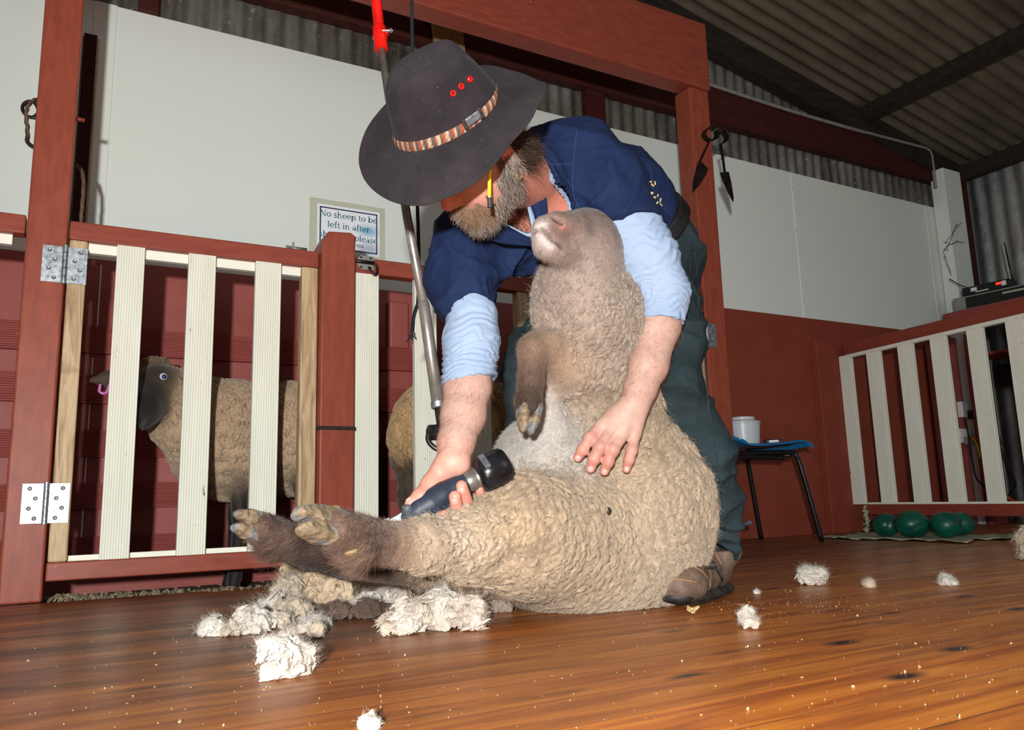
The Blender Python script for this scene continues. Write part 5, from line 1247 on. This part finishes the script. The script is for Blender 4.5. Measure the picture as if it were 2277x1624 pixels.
EM = .0355
sign(sx0, sx1, sz0, sz1, 'laminated paper sign about leaving no sheep in, behind the short red post', (('No sheep to be', .050, EM, 'ink_teal'), ('left in after', .094, EM, 'ink_teal'), ('shearing please', .138, EM, 'ink_teal'), ('Thank you', sz1-sz0-.030, EM*.72, 'ink_navy')), True)
q = P(1121, 608, y=YW); sign(q[0]-(sx1-sx0), q[0], q[2], q[2]+sz1-sz0, 'second laminated sign mostly hidden behind the shearer\'s sleeve', (), False)
# ================================================================== SHEEP IN THE PENS
def Y(px, py, y): return P(px, py, y=y)
FL1, BLK, TAN2 = (172, 148, 120), (30, 25, 24), (190, 156, 110)
S1 = SDF(); K = .06
S1.ell((.44, 2.765, .455), (.19, .165, .205), None, K, FL1, 1); S1.ell((.66, 2.785, .465), (.20, .17, .20), None, K, FL1, 1); S1.ell((.82, 2.79, .480), (.14, .165, .19), None, K, FL1, 1)
S1.chain([(V(.40, 2.75, .47), .165), (V(.31, 2.725, .53), .125), (V(.255, 2.70, .585), .095)], .04, FL1, .9)
S1.ell(Y(350, 852, 2.665), (.062, .075, .062), None, .02, BLK, 0); S1.ell(Y(345, 806, 2.69), (.042, .045, .018), None, .015, (120, 96, 66), .4)
S1.chain([(Y(345, 868, 2.64), .056), (Y(318, 905, 2.58), .045), (Y(293, 932, 2.525), .033)], .02, BLK, 0)
S1.cone(Y(352, 905, 2.63), Y(318, 938, 2.57), .040, .026, .02, BLK, 0)
S1.ell(Y(362, 845, 2.612), (.022, .014, .018), None, .008, (44, 38, 36), 0)
S1.chain([(Y(282, 846, 2.66), .020), (Y(240, 845, 2.655), .027), (Y(200, 846, 2.65), .008)], .012, (66, 52, 46), 0, (V(.1, 1, .2), .42))
S1.chain([(Y(386, 838, 2.69), .018), (Y(404, 838, 2.70), .024), (Y(430, 856, 2.70), .010)], .012, (40, 32, 28), 0, (V(-.2, 1, .3), .45))
for x, y in ((.455, 2.67), (.47, 2.85), (.66, 2.67), (.88, 2.72), (.89, 2.88)): S1.chain([(V(x, y, .32), .034), (V(x+.01, y, .20), .022), (V(x, y, .02), .018), (V(x-.01, y-.01, -.032), .021)], .02, BLK, 0)
def pen_sheep(S_, name_label, base, nl, lock_len, lock_rad, flowv, nz=0, seed=0, group=None):
    v, f = S_.surface(.0075); nv = S_.normal(v, .003); col, wool = S_.blend(v, .015)
    if nz: col = nz(v, col)
    col = col*(1+.15*vnoise(v, 18, 90+seed)[:, None]); v2 = v+nv*(wool*(.007*vnoise(v, 45, 91+seed)))[:, None]
    sh_ = thing('sheep', base, name_label, 'sheep')
    blob('body', v2, f, 'coat', sh_, col)
    dens = np.clip(wool-.1, 0, 1)*(((CAM-v)*nv).sum(1) > -.1)
    p, n, i = scatter(v2, f, nv, dens+1e-9, nl); s_ = rng.uniform(.7, 1.3, nl)
    lv, lf, tip, li = locks(p, n, flowv(p), lock_len*s_, lock_rad*s_, .35, .4, 5, 4)
    blob('fleece', lv, lf, 'fleece', sh_, col[i][li]*(rng.uniform(.78, 1.15, nl)[li]*(1.05-.12*tip))[:, None])
    return sh_, v2, f
sh1, v1, f1 = pen_sheep(S1, 'black-faced sheep peering out between the slats of the cream gate', (.6, 2.765, 0), 9000, .016, .0056, lambda p: np.tile(V(.25, -.3, -1), (len(p), 1))+rng.normal(0, .25, (len(p), 3)), None, 0)
ec = onto(v1, f1, [(361, 838)], .004)
if ec:
    e = ec[0]+CF*.007; b = nrm(CAM-e)
    basic('eye_white', (214, 206, 204), (222, 214, 212), .15); basic('iris_blue', (24, 34, 78), (34, 50, 110), .1)
    eb = MB().lathe(e-b*.012, b, [(.0112*math.sin(a), .0125-.0112*math.cos(a)) for a in np.linspace(.02, pi-.02, 14)], 20).build('eye', 'eye_white', sh1, smooth=True)
    b2 = nrm(b+CR*.25); MB().lathe(e+b2*.0085-b*.0, b2, [(.0075*math.cos(a), .0055*math.sin(a)) for a in np.linspace(0, pi/2, 8)], 18).build('iris', 'iris_blue', eb, smooth=True)
q = Y(231, 864, 2.62); tg_ = MB().tube([q+V(-.010, 0, .012), q+V(-.012, 0, -.010), q+V(-.004, -.004, -.016), q+V(.008, 0, -.014), q+V(.014, 0, .014)], .0045, 8).build('ear_tag', 'pink_tag', sh1, smooth=True)
S2 = SDF()
S2.ell((1.20, 2.74, .50), (.18, .165, .20), None, K, TAN2, 1); S2.ell((1.45, 2.765, .49), (.24, .165, .20), None, K, TAN2, 1); S2.ell((1.75, 2.765, .49), (.20, .165, .20), None, K, TAN2, 1)
S2.ell((1.10, 2.70, .45), (.11, .12, .18), None, .05, TAN2, 1)
S2.chain([(V(1.12, 2.70, .40), .10), (V(1.10, 2.68, .25), .08), (V(1.11, 2.68, .10), .035), (V(1.11, 2.68, -.032), .028)], .03, (84, 68, 48), .8)
S2.chain([(V(1.19, 2.85, .40), .09), (V(1.17, 2.86, .25), .07), (V(1.18, 2.86, -.032), .028)], .03, (84, 68, 48), .8)
for y in (2.69, 2.84): S2.chain([(V(1.80, y, .36), .06), (V(1.80, y, .15), .03), (V(1.80, y, -.032), .026)], .03, (70, 56, 44), .2)
S2.chain([(V(1.88, 2.76, .55), .12), (V(2.02, 2.76, .66), .08)], .05, TAN2, .9); S2.chain([(V(2.02, 2.76, .68), .07), (V(2.14, 2.74, .62), .04)], .03, BLK, 0)
def breech(v, c):
    w = np.clip((.43+.03*vnoise(v, 14, 99)-v[:, 2])/.05, 0, 1)*np.clip((1.42-v[:, 0])/.12, 0, 1); d = np.array(lin((74, 60, 44)))*(1+.5*vnoise(v, 25, 98)[:, None])
    return c*(1-w[:, None])+d*w[:, None]
pen_sheep(S2, 'sheep with a dirty brown rump seen through the middle pen panel', (1.4, 2.765, 0), 9000, .034, .0064, lambda p: np.tile(V(.1, -.25, -1), (len(p), 1))+rng.normal(0, .2, (len(p), 3)), breech, 7)
# ================================================================== THE FAR CORNER
# plastic chair facing along the wall
ch = thing('chair', (2.78, 2.74, 0), 'blue plastic chair with black tube legs behind the red post', 'chair')
cy_ = 2.745
def shell_pt(u, w):
    """u 0 front lip .. 1 top of the back, w -1..1 across"""
    prof = bez([(.275, 0, .425), (.235, 0, .452), (.10, 0, .440), (-.08, 0, .432), (-.17, 0, .45), (-.215, 0, .52), (-.245, 0, .64), (-.275, 0, .80)], 6)
    p = prof[int(round(u*(len(prof)-1)))]; hw = .205-.02*u-.03*max(0, u-.8)*5*.5; dish = .018*w*w*(1 if u < .55 else .4)
    return V(2.72+p[0]-(.02*w*w if u > .6 else 0), cy_+hw*w, p[2]+dish-.03*max(0, abs(w)-.85)*6*(1 if u < .5 else 0)*.5)
A = np.array([[shell_pt(u, w) for w in np.linspace(-1, 1, 17)] for u in np.linspace(0, 1, 40)])
o = MB().grid(A).build('seat_shell', 'blue_plastic', ch, smooth=True); m = o.modifiers.new('Solidify', 'SOLIDIFY'); m.thickness = .006
for sgn in (-1, 1):
    MB().tube(bez([(3.02, cy_+sgn*.185, 0), (2.96, cy_+sgn*.165, .30), (2.935, cy_+sgn*.155, .392), (2.90, cy_+sgn*.150, .410), (2.70, cy_+sgn*.150, .408), (2.56, cy_+sgn*.15, .405)], 7), .0115, 10).build('leg', 'black_tube', ch, smooth=True)
    MB().tube(bez([(2.42+.04, cy_+sgn*.19, 0), (2.52, cy_+sgn*.165, .30), (2.55, cy_+sgn*.155, .375), (2.60, cy_+sgn*.15, .390), (2.85, cy_+sgn*.150, .385)], 7), .0115, 10).build('leg', 'black_tube', ch, smooth=True)
MB().tube([(2.90, cy_-.15, .398), (2.90, cy_+.15, .398)], .010, 8).build('cross_bar', 'black_tube', ch, smooth=True); MB().tube([(2.62, cy_-.15, .398), (2.62, cy_+.15, .398)], .010, 8).build('cross_bar', 'black_tube', ch, smooth=True)
tb_ = thing('plastic_tub', (2.765, 2.745, .441), 'translucent white plastic tub with lid standing on the blue chair', 'tub')
auto_smooth(MB().lathe((2.765, 2.745, .443), (0, 0, 1), [(.068, 0), (.072, .004), (.080, .11), (.083, .112), (.083, .120), (.079, .122), (.076, .124)], 32).build('body', 'tub_plastic', tb_), 40)
auto_smooth(MB().lathe((2.765, 2.745, .567), (0, 0, 1), [(.078, -.002), (.062, .002), (.058, .006), (.058, .018), (.052, .020), (.0, .019)], 32).build('lid', 'tub_plastic', tb_), 40)
bx = thing('small_box', (2.88, 2.68, .445), 'small black box with a pale label at the front of the blue chair', 'box')
MB().obox((2.88, 2.675, .462), (nrm((.8, -.6, 0)), nrm((.6, .8, 0)), V(0, 0, 1)), (.038, .022, .016)).build('case', 'black_plastic', bx, bevel=.004)
MB().obox((2.868, 2.6565, .466), (nrm((.8, -.6, 0)), nrm((.6, .8, 0)), V(0, 0, 1)), (.022, .0008, .007)).build('label_strip', 'white_plastic', bx)
tag(MB().obox((2.925, 2.65, .451), (nrm((.8, -.6, 0)), nrm((.6, .8, 0)), V(0, 0, 1)), (.022, .018, .005)).build('clip', 'black_plastic', bevel=.003, at=(2.925, 2.65, .446)), 'flat dark clip lying beside the small black box on the chair', 'clip')
# green balls on a cloth under the gate
cl_ = MB(); n = 26; A = np.zeros((n, n, 3))
for i in range(n):
    for j in range(n):
        u, w = -1+2*i/(n-1), -1+2*j/(n-1); x, y = 3.47+.27*u*(1+.1*math.sin(w*4)), 2.38+.36*w*(1+.12*math.sin(u*5)); e = max(abs(u), abs(w))
        A[i, j] = (x, y, .003+.014*max(0, e-.55)*(1+math.sin(x*60)*math.sin(y*47))+.004*abs(math.sin(x*33+y*21)))
ob = cl_.grid(A).build('cloth', 'pale_cloth', smooth=True, at=(3.47, 2.38, 0)); tag(ob, 'crumpled pale green cloth on the floor under the green balls', 'cloth'); m = ob.modifiers.new('Solidify', 'SOLIDIFY'); m.thickness = .002
for (px, py, r), lab in zip(((1971, 1172, .060), (2028, 1172, .068), (2098, 1172, .064), (2056, 1163, .058), (2126, 1170, .058)), ('green ball at the gate-post end of the cloth', 'fattest scuffed green ball on the pale cloth, in front of the others', 'green ball towards the outer end of the cloth, in front of a half-hidden one', 'green ball tucked behind the two front balls under the gate rail', 'green ball at the outer end of the cloth, half hidden')):
    z = r*.92; p = P(px, py+(1172-py)*.0, z=z) if py > 1170 else None
    p = {1971: V(3.40, 2.50, 0), 2028: V(3.37, 2.345, 0), 2098: V(3.47, 2.245, 0), 2056: V(3.52, 2.42, 0), 2126: V(3.62, 2.27, 0)}[px]
    e = SDF().ell((p[0], p[1], z+.006), (r*1.05, r*1.05, r*.93), None, 0); v, f = e.surface(.006); nv = vnormals(v, f)
    v = v+nv*(-.004*np.clip(1-np.abs(vnoise(v, 9, int(px)))*8, 0, 1)+.0025*vnoise(v, 12, 3))[:, None]
    tag(blob('ball', v, f, 'green_vinyl', None, None, (p[0], p[1], .006)), lab, 'ball', 'green balls under the far gate')
# shelf with recorder and receiver
sd_ = thing('wall_shelf', (5.05, 2.75, 1.26), 'red wooden shelf on the iron wall behind the far gate', 'shelf')
MB().box((4.70, 2.30, 1.270), (5.22, 2.90, 1.300)).build('board', 'red_board', sd_, bevel=.002)
MB().box((4.95, 2.31, 1.04), (5.22, 2.90, 1.06)).build('board', 'red_board', sd_, bevel=.002)
MB().box((5.17, 2.50, .86), (5.22, 2.90, 1.0)).build('rail', 'black_timber', sd_)
rc = thing('video_recorder', (4.9, 2.72, 1.30), 'grey video recorder with a dark front on the shelf above the gate rail', 'recorder')
RA, RB = V(4.735, 2.845, 1.302), V(4.79, 2.385, 1.302); rdn = nrm(RB-RA); rn = nrm(V(rdn[1], -rdn[0], 0)); rn = rn if rn[0] < 0 else -rn; RL = np.linalg.norm(RB-RA)
MB().obox((RA+RB)/2-rn*.12+V(0, 0, .045), (rdn, rn, V(0, 0, 1)), (RL/2, .12, .043)).build('case', 'grey_metal', rc, bevel=.003)
MB().obox((RA+RB)/2+rn*.001+rdn*.03+V(0, 0, .044), (rdn, rn, V(0, 0, 1)), (RL/2-.045, .003, .034)).build('front_panel', 'black_plastic', rc)
MB().obox(RA+rdn*(RL*.78)+rn*.005+V(0, 0, .058), (rdn, rn, V(0, 0, 1)), (.075, .002, .006)).build('display_strip', 'pale_cloth', rc)
rv = thing('radio_receiver', (4.9, 2.72, 1.39), 'small black radio receiver with red light and two aerials on top of the recorder', 'radio')
c = RA+rdn*(RL*.42)-rn*.055+V(0, 0, .115)
MB().obox(c, (rdn, rn, V(0, 0, 1)), (.135, .055, .026)).build('case', 'black_plastic', rv, bevel=.004)
fc = c+rn*.0565
MB().obox(fc+rdn*.075+V(0, 0, .008), (rdn, rn, V(0, 0, 1)), (.014, .001, .007)).build('red_display', 'led_red', rv)
for dx, w_, hh, mt in ((-.065, .018, .011, 'white_plastic'), (.105, .013, .014, 'white_plastic'), (-.02, .038, .003, 'white_plastic')): MB().obox(fc+rdn*dx+V(0, 0, .004 if hh > .005 else -.014), (rdn, rn, V(0, 0, 1)), (w_, .001, hh)).build('button', mt, rv)
a0 = c-rdn*.10+V(0, 0, .024); MB().tube(bez([a0, a0-rdn*.06+V(0, 0, .035), a0-rdn*.125+V(0, 0, .095)], 6), .0035, 6).build('aerial', 'black_plastic', rv, smooth=True)
a0 = c+rdn*.12-rn*.04+V(0, 0, .02); MB().tube([a0, a0+V(0, .01, .10), a0+V(0, .02, .255)], [.0055, .0055, .0028], 8).build('aerial', 'black_plastic', rv, smooth=True)
tag(MB().box((4.98, 2.22, 1.301), (5.20, 2.35, 1.40)).build('black_box', 'black_plastic', bevel=.004, at=(5.09, 2.30, 1.301)), 'black box at the end of the shelf beside the recorder', 'box')
# power points, cables and red pipe by the corner post
bo = struct('trim_9', MB().box((4.64, YW-.03, .0), (4.80, YW-.013, 1.12)), 'red_sheet', bevel=.004)
pipe = MB().tube([(4.93, YW-.125, 0), (4.93, YW-.125, 1.15)], .028, 14).build('pipe', 'red_sheet', smooth=True, at=(4.93, YW-.125, 0)); tag(pipe, 'red painted upright pipe behind the far gate', 'pipe')
for (px, py, w_, hh), lab in (((2147, 912, .075, .05), 'white double power point with grey plug in it behind the far gate'), ((2138, 970, .055, .045), 'lower white power point with orange and yellow leads')):
    q = P(px, py, y=YW-.05); s_ = thing('power_point', q, lab, 'socket')
    MB().box((q[0]-w_, YW-.075, q[2]-hh), (q[0]+w_, YW-.03, q[2]+hh)).build('housing', 'white_plastic', s_, bevel=.005)
    for dx in (-.03, .03): MB().obox((q[0]+dx, YW-.077, q[2]+.012), (nrm((1, 0, .4)), V(0, 1, 0), nrm((-.4, 0, 1))), (.012, .003, .018)).build('switch', 'white_plastic', s_, bevel=.002)
    MB().box((q[0]-.03, YW-.105, q[2]-hh-.012), (q[0]+.04, YW-.076, q[2]-.008)).build('plug', 'black_plastic' if hh == .05 else 'grey_metal', s_, bevel=.005)
def cable(pts, r, mat, lab, name='cable'):
    q = bez([P(px, py, y=y) for px, py, y in pts], 8); tag(MB().tube(q, r, 6).build(name, mat, smooth=True, at=q[0]), lab, 'cable')
cable(((2146, 930, 2.91), (2155, 975, 2.91), (2163, 1030, 2.91), (2172, 1065, 2.90), (2190, 1082, 2.88), (2205, 1090, 2.86)), .006, 'black_plastic', 'black cable hanging from the white double power point')
cable(((2158, 972, 2.91), (2170, 985, 2.90), (2180, 1020, 2.90), (2187, 1055, 2.90), (2200, 1090, 2.88)), .005, 'yellow_plastic', 'yellow cable running down from the lower power point')
cable(((2160, 970, 2.90), (2180, 982, 2.89), (2192, 1000, 2.88)), .005, 'orange_plastic', 'short orange cable at the lower power point')
cable(((2222, 970, 2.80), (2235, 1010, 2.79), (2245, 1050, 2.79), (2258, 1075, 2.78), (2250, 1095, 2.78), (2240, 1105, 2.78)), .006, 'black_plastic', 'thin black cable looping down the iron wall', 'hanging_cord')
cable(((2238, 1104, 2.78), (2255, 1114, 2.77), (2290, 1118, 2.74)), .008, 'orange_plastic', 'orange lead along the foot of the iron wall', 'extension_cord')
for k, (pts) in enumerate((((2098, 560), (2112, 540), (2126, 500)), ((2100, 565), (2108, 590), (2115, 610)), ((2102, 540), (2118, 520), (2138, 495)), ((2104, 548), (2128, 538), (2140, 540)))):
    q = bez([P(px, py, y=YW-.13) for px, py in pts], 6)
    if k == 0: tw_ = MB()
    tw_.tube(q, .002, 5)
    for p in q[::3]: tw_.tube([p, p+V(*rng.normal(0, .014, 3))], .0016, 4)
tag(tw_.build('dry_twig', 'rope_brown', at=q[0]), 'dry twig stuck against the cream corner post', 'twig')
# ================================================================== WOOL ON THE FLOOR
attr_mat('loose_wool', .9, .1, 90, .2, .5, 300, .002, .2)
WHITE, OFF, GREYB, DIRTY = (204, 198, 188), (184, 170, 150), (152, 136, 118), (84, 66, 56)
def tuft(parts, lab, n=60, lk=.022, seed=0, fuzzn=500, floorlen=.02):
    """parts: (px, py on the floor, radius, height factor, colour)"""
    s = SDF(); s.floor = .0006; pc = []
    for px, py, r, h, c in parts:
        b = P(px, py, z=0); s.ell(b+V(0, 0, r*h*.75), (r, r, r*h), None, r*.6, c, 1); pc.append(b)
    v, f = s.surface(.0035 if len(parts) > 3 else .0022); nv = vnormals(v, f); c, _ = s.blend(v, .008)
    rr = min(.014, max(p[2] for p in parts)*.5)
    v = v+nv*(rr*1.2*vnoise(v, 45, seed)+rr*.9*vnoise(v, 95, seed+1)+rr*.4*vnoise(v, 190, seed+3))[:, None]; v[:, 2] = np.maximum(v[:, 2], .0008)
    c = c*(1+.18*vnoise(v, 60, seed+2)[:, None])
    b0 = np.mean(pc, 0)*V(1, 1, 0)
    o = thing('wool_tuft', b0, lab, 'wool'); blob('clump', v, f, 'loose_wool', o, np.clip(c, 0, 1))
    up = np.clip(nv[:, 2]+.6, .05, 1); n = int(n*1.8); p, nn, i = scatter(v, f, nv, up, n); sw = np.stack([vnoise(p, 20, seed+k) for k in (4, 5, 6)], 1); s_ = rng.uniform(.6, 1.4, n)
    lv, lf, tip, li = locks(p, nn, sw*2+V(0, 0, -.4)+rng.normal(0, .4, (n, 3)), lk*.5*s_, lk*.2*s_, .14, .9, curl=1.8); lv[:, 2] = np.maximum(lv[:, 2], .0008)
    blob('staples', lv, lf, 'loose_wool', o, np.clip(c[i][li]*(rng.uniform(.92, 1.1, n)[li])[:, None], 0, 1))
    fuzzn = fuzzn*3; p, nn, i = scatter(v, f, nv, up, fuzzn); sw = np.stack([vnoise(p, 25, seed+k) for k in (7, 8, 9)], 1)
    q = fuzz(p, nn, sw+V(0, 0, .2), rng.uniform(.25, 1., fuzzn)**1.3*floorlen*.7, 9, .9, .4, .22); q[:, :, 2] = np.maximum(q[:, :, 2], .001)
    strands('fibres', q, .00012, 'fibre', o, np.clip(c[i]*rng.uniform(.9, 1.2, fuzzn)[:, None], 0, 1)); return o
tuft([(488, 1412, .016, .6, WHITE), (520, 1415, .018, .7, OFF), (555, 1408, .026, .8, WHITE), (590, 1402, .024, .8, WHITE), (620, 1398, .022, .7, OFF)], 'low white strip of wool at the outer end of the shorn pile', 150, .02, 100, 900)
tuft([(615, 1372, .024, 1.2, WHITE), (640, 1362, .036, 1.3, OFF), (668, 1352, .050, 1.25, (206, 184, 152)), (705, 1348, .056, 1.3, (196, 172, 140)), (742, 1352, .042, 1.1, (200, 180, 152)), (650, 1385, .030, .8, OFF)], 'tall fluffy mound of shorn wool below the raised hooves', 420, .026, 110, 2600, .032)
tuft([(650, 1412, .014, .7, GREYB), (675, 1408, .020, .8, WHITE), (700, 1402, .020, .8, WHITE), (720, 1396, .014, .6, WHITE)], 'white curl of wool in front of the fluffy mound', 110, .018, 120, 700)
tuft([(770, 1352, .020, .7, OFF), (800, 1352, .022, .7, WHITE), (830, 1348, .022, .7, WHITE), (860, 1342, .024, .8, WHITE), (890, 1338, .024, .9, OFF)], 'thin white trail of wool leading under the sheep\'s leg', 190, .02, 130, 900)
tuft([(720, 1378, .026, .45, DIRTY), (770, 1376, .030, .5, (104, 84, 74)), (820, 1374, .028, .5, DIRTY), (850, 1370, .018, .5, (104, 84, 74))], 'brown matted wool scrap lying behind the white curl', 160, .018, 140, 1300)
tuft([(862, 1400, .012, .9, OFF), (880, 1412, .022, .8, (206, 186, 168)), (905, 1408, .026, .9, WHITE), (940, 1402, .032, 1.0, OFF), (975, 1398, .034, 1.1, WHITE), (1005, 1396, .030, 1.0, OFF), (1050, 1398, .026, 1.1, (206, 190, 176)), (1030, 1398, .022, .9, (170, 152, 140))], 'long clump of cream wool lying in front of the sheep\'s belly', 420, .024, 150, 2200, .024)
tuft([(1005, 1352, .036, 1.3, OFF), (1040, 1345, .044, 1.4, (196, 180, 160)), (1075, 1352, .036, 1.2, GREYB), (1100, 1362, .026, .8, (150, 134, 120))], 'grey and cream wool heaped against the sheep\'s thigh', 260, .028, 160, 1500, .03)
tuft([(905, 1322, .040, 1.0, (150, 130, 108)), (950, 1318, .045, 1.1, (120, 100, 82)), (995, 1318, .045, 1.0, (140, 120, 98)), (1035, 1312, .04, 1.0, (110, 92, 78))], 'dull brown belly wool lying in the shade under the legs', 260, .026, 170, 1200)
tuft([(610, 1508, .022, .8, (222, 206, 192)), (628, 1505, .030, 1.1, WHITE), (652, 1502, .022, .8, OFF), (648, 1494, .018, 1.5, WHITE)], 'single white tuft of wool alone on the boards, larger than the rest', 170, .017, 180, 1500, .016)
tuft([(1662, 1400, .012, 1.0, WHITE), (1672, 1399, .014, 1.0, OFF), (1668, 1396, .010, 1.9, WHITE)], 'upright white wisp of wool on the bare boards past the boot', 40, .011, 190, 300, .012)
tuft([(1792, 1302, .018, .7, WHITE), (1808, 1300, .024, 1.0, WHITE), (1820, 1302, .014, .7, OFF)], 'flat white tuft of wool out on the floor beyond the boot', 80, .018, 200, 700, .018)
tuft([(2100, 1301, .012, 1.2, WHITE), (2110, 1302, .017, .8, WHITE)], 'small bright tuft of wool farthest along the bare boards', 50, .013, 210, 400, .012)
tuft([(1933, 1308, .011, 1.1, OFF)], 'tiny grey wisp of wool between two white tufts on the floor', 24, .010, 220, 260, .012)
tuft([(1684, 1322, .008, .8, WHITE)], 'tiny crumb of white wool just beyond the boot', 20, .008, 225, 120, .006)
tuft([(700, 1420, .012, 1.2, OFF)], 'small stray lock of wool dropped below the white curl', 26, .012, 230, 200, .01)
tuft([(2292, 1246, .036, 1.5, OFF)], 'pale fleece edge on the floor beside the dark patch, past the small tufts', 90, .025, 240, 600, .025)
tuft([(822, 1622, .010, .8, WHITE), (826, 1616, .004, 2.6, OFF)], 'thin pale wisp of wool alone on the bright orange boards', 14, .006, 250, 70, .008)
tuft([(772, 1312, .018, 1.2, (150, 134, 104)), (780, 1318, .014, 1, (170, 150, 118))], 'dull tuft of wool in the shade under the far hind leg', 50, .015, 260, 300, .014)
sr = MB()
for k in range(3):
    q0 = P(1540, 1364, z=.004)+V(*rng.normal(0, .006, 2), .002); sr.tube(bez([q0, q0+V(*rng.normal(0, .010, 2), .010), q0+V(*rng.normal(0, .012, 2), .004)], 6), .0022, 5)
tag(sr.build('wood_shaving', 'straw', smooth=True, at=P(1540, 1366, z=0)), 'curled pale wood shaving on the floor in front of the boot', 'shaving')
cf = MB()
for k in range(420):
    if k < 150: p = P(rng.uniform(1330, 2277), rng.uniform(1340, 1624), z=.001)
    elif k < 290: p = P(rng.normal(1760, 150), rng.normal(1345, 14), z=.001)
    else: p = P(rng.uniform(20, 1300), rng.uniform(1420, 1620), z=.001)
    s_ = rng.uniform(.00025, .0006)*(2.4 if rng.random() < .05 else 1)
    cf.obox(p, np.linalg.qr(rng.normal(0, 1, (3, 3)))[0].T, (s_*1.6, s_, s_*.6))
ch_ = cf.build('chaff', 'straw', at=(1, 1, 0)); tag(ch_, 'fine pale chaff and sawdust scattered over the floor boards', 'chaff', None, 'stuff')
basic('litter', (84, 74, 58), (150, 138, 112), .95, 60, bump=.5)
df = MB()
for k in range(520):
    px = rng.uniform(100, 700); p = V(0, 0, 0)+P(px, 1332-.047*(px-100)+rng.uniform(-4, 6), z=-.005); s_ = rng.uniform(.001, .0055); df.obox(p, np.linalg.qr(rng.normal(0, 1, (3, 3)))[0].T, (s_*2, s_, s_*.6))
tag(df.build('debris', 'litter', at=(.2, 2.44, 0)), 'grey droppings and straw litter along the edge of the boards under the gate', 'litter', None, 'stuff')
# ================================================================== CAMERA, LIGHT, VIEW
cam = bpy.data.cameras.new('camera'); co = bpy.data.objects.new('camera', cam); COL.objects.link(co)
cam.sensor_width = 36; cam.lens = 36*FP/2277; cam.clip_start = .02
co.matrix_world = Matrix([[CR[i], CU[i], -CF[i], CAM[i]] for i in range(3)]+[[0, 0, 0, 1]]); SC.camera = co
def area(name, loc, to, size, power, col=(1, 1, 1)):
    l = bpy.data.lights.new(name, 'AREA'); l.shape = 'DISK'; l.size = size; l.energy = power; l.color = col
    o = bpy.data.objects.new(name, l); COL.objects.link(o); o.location = loc
    o.rotation_euler = Vector(V(*to)-V(*loc)).to_track_quat('-Z', 'Y').to_euler(); return o
area('camera_flash', CAM-nrm(CF*V(1, 1, 0))*.7-CR*.12+V(0, 0, .15), D(1150, 640, 3.2), .09, 104, (1, .99, .965))
area('added_fill', (2.2, -2.6, 1.9), (1.4, 2.6, .9), 2.4, 22, (.95, .98, 1))  # large soft fill lamp added behind the camera to lift the dark parts
w = bpy.data.worlds.new('world'); SC.world = w; w.use_nodes = True
w.node_tree.nodes['Background'].inputs[0].default_value = (.80, .90, 1, 1); w.node_tree.nodes['Background'].inputs[1].default_value = .13
SC.view_settings.view_transform = 'Standard'; SC.view_settings.look = 'None'; SC.view_settings.gamma = 1; SC.view_settings.use_curve_mapping = False
SC.view_settings.exposure = 0
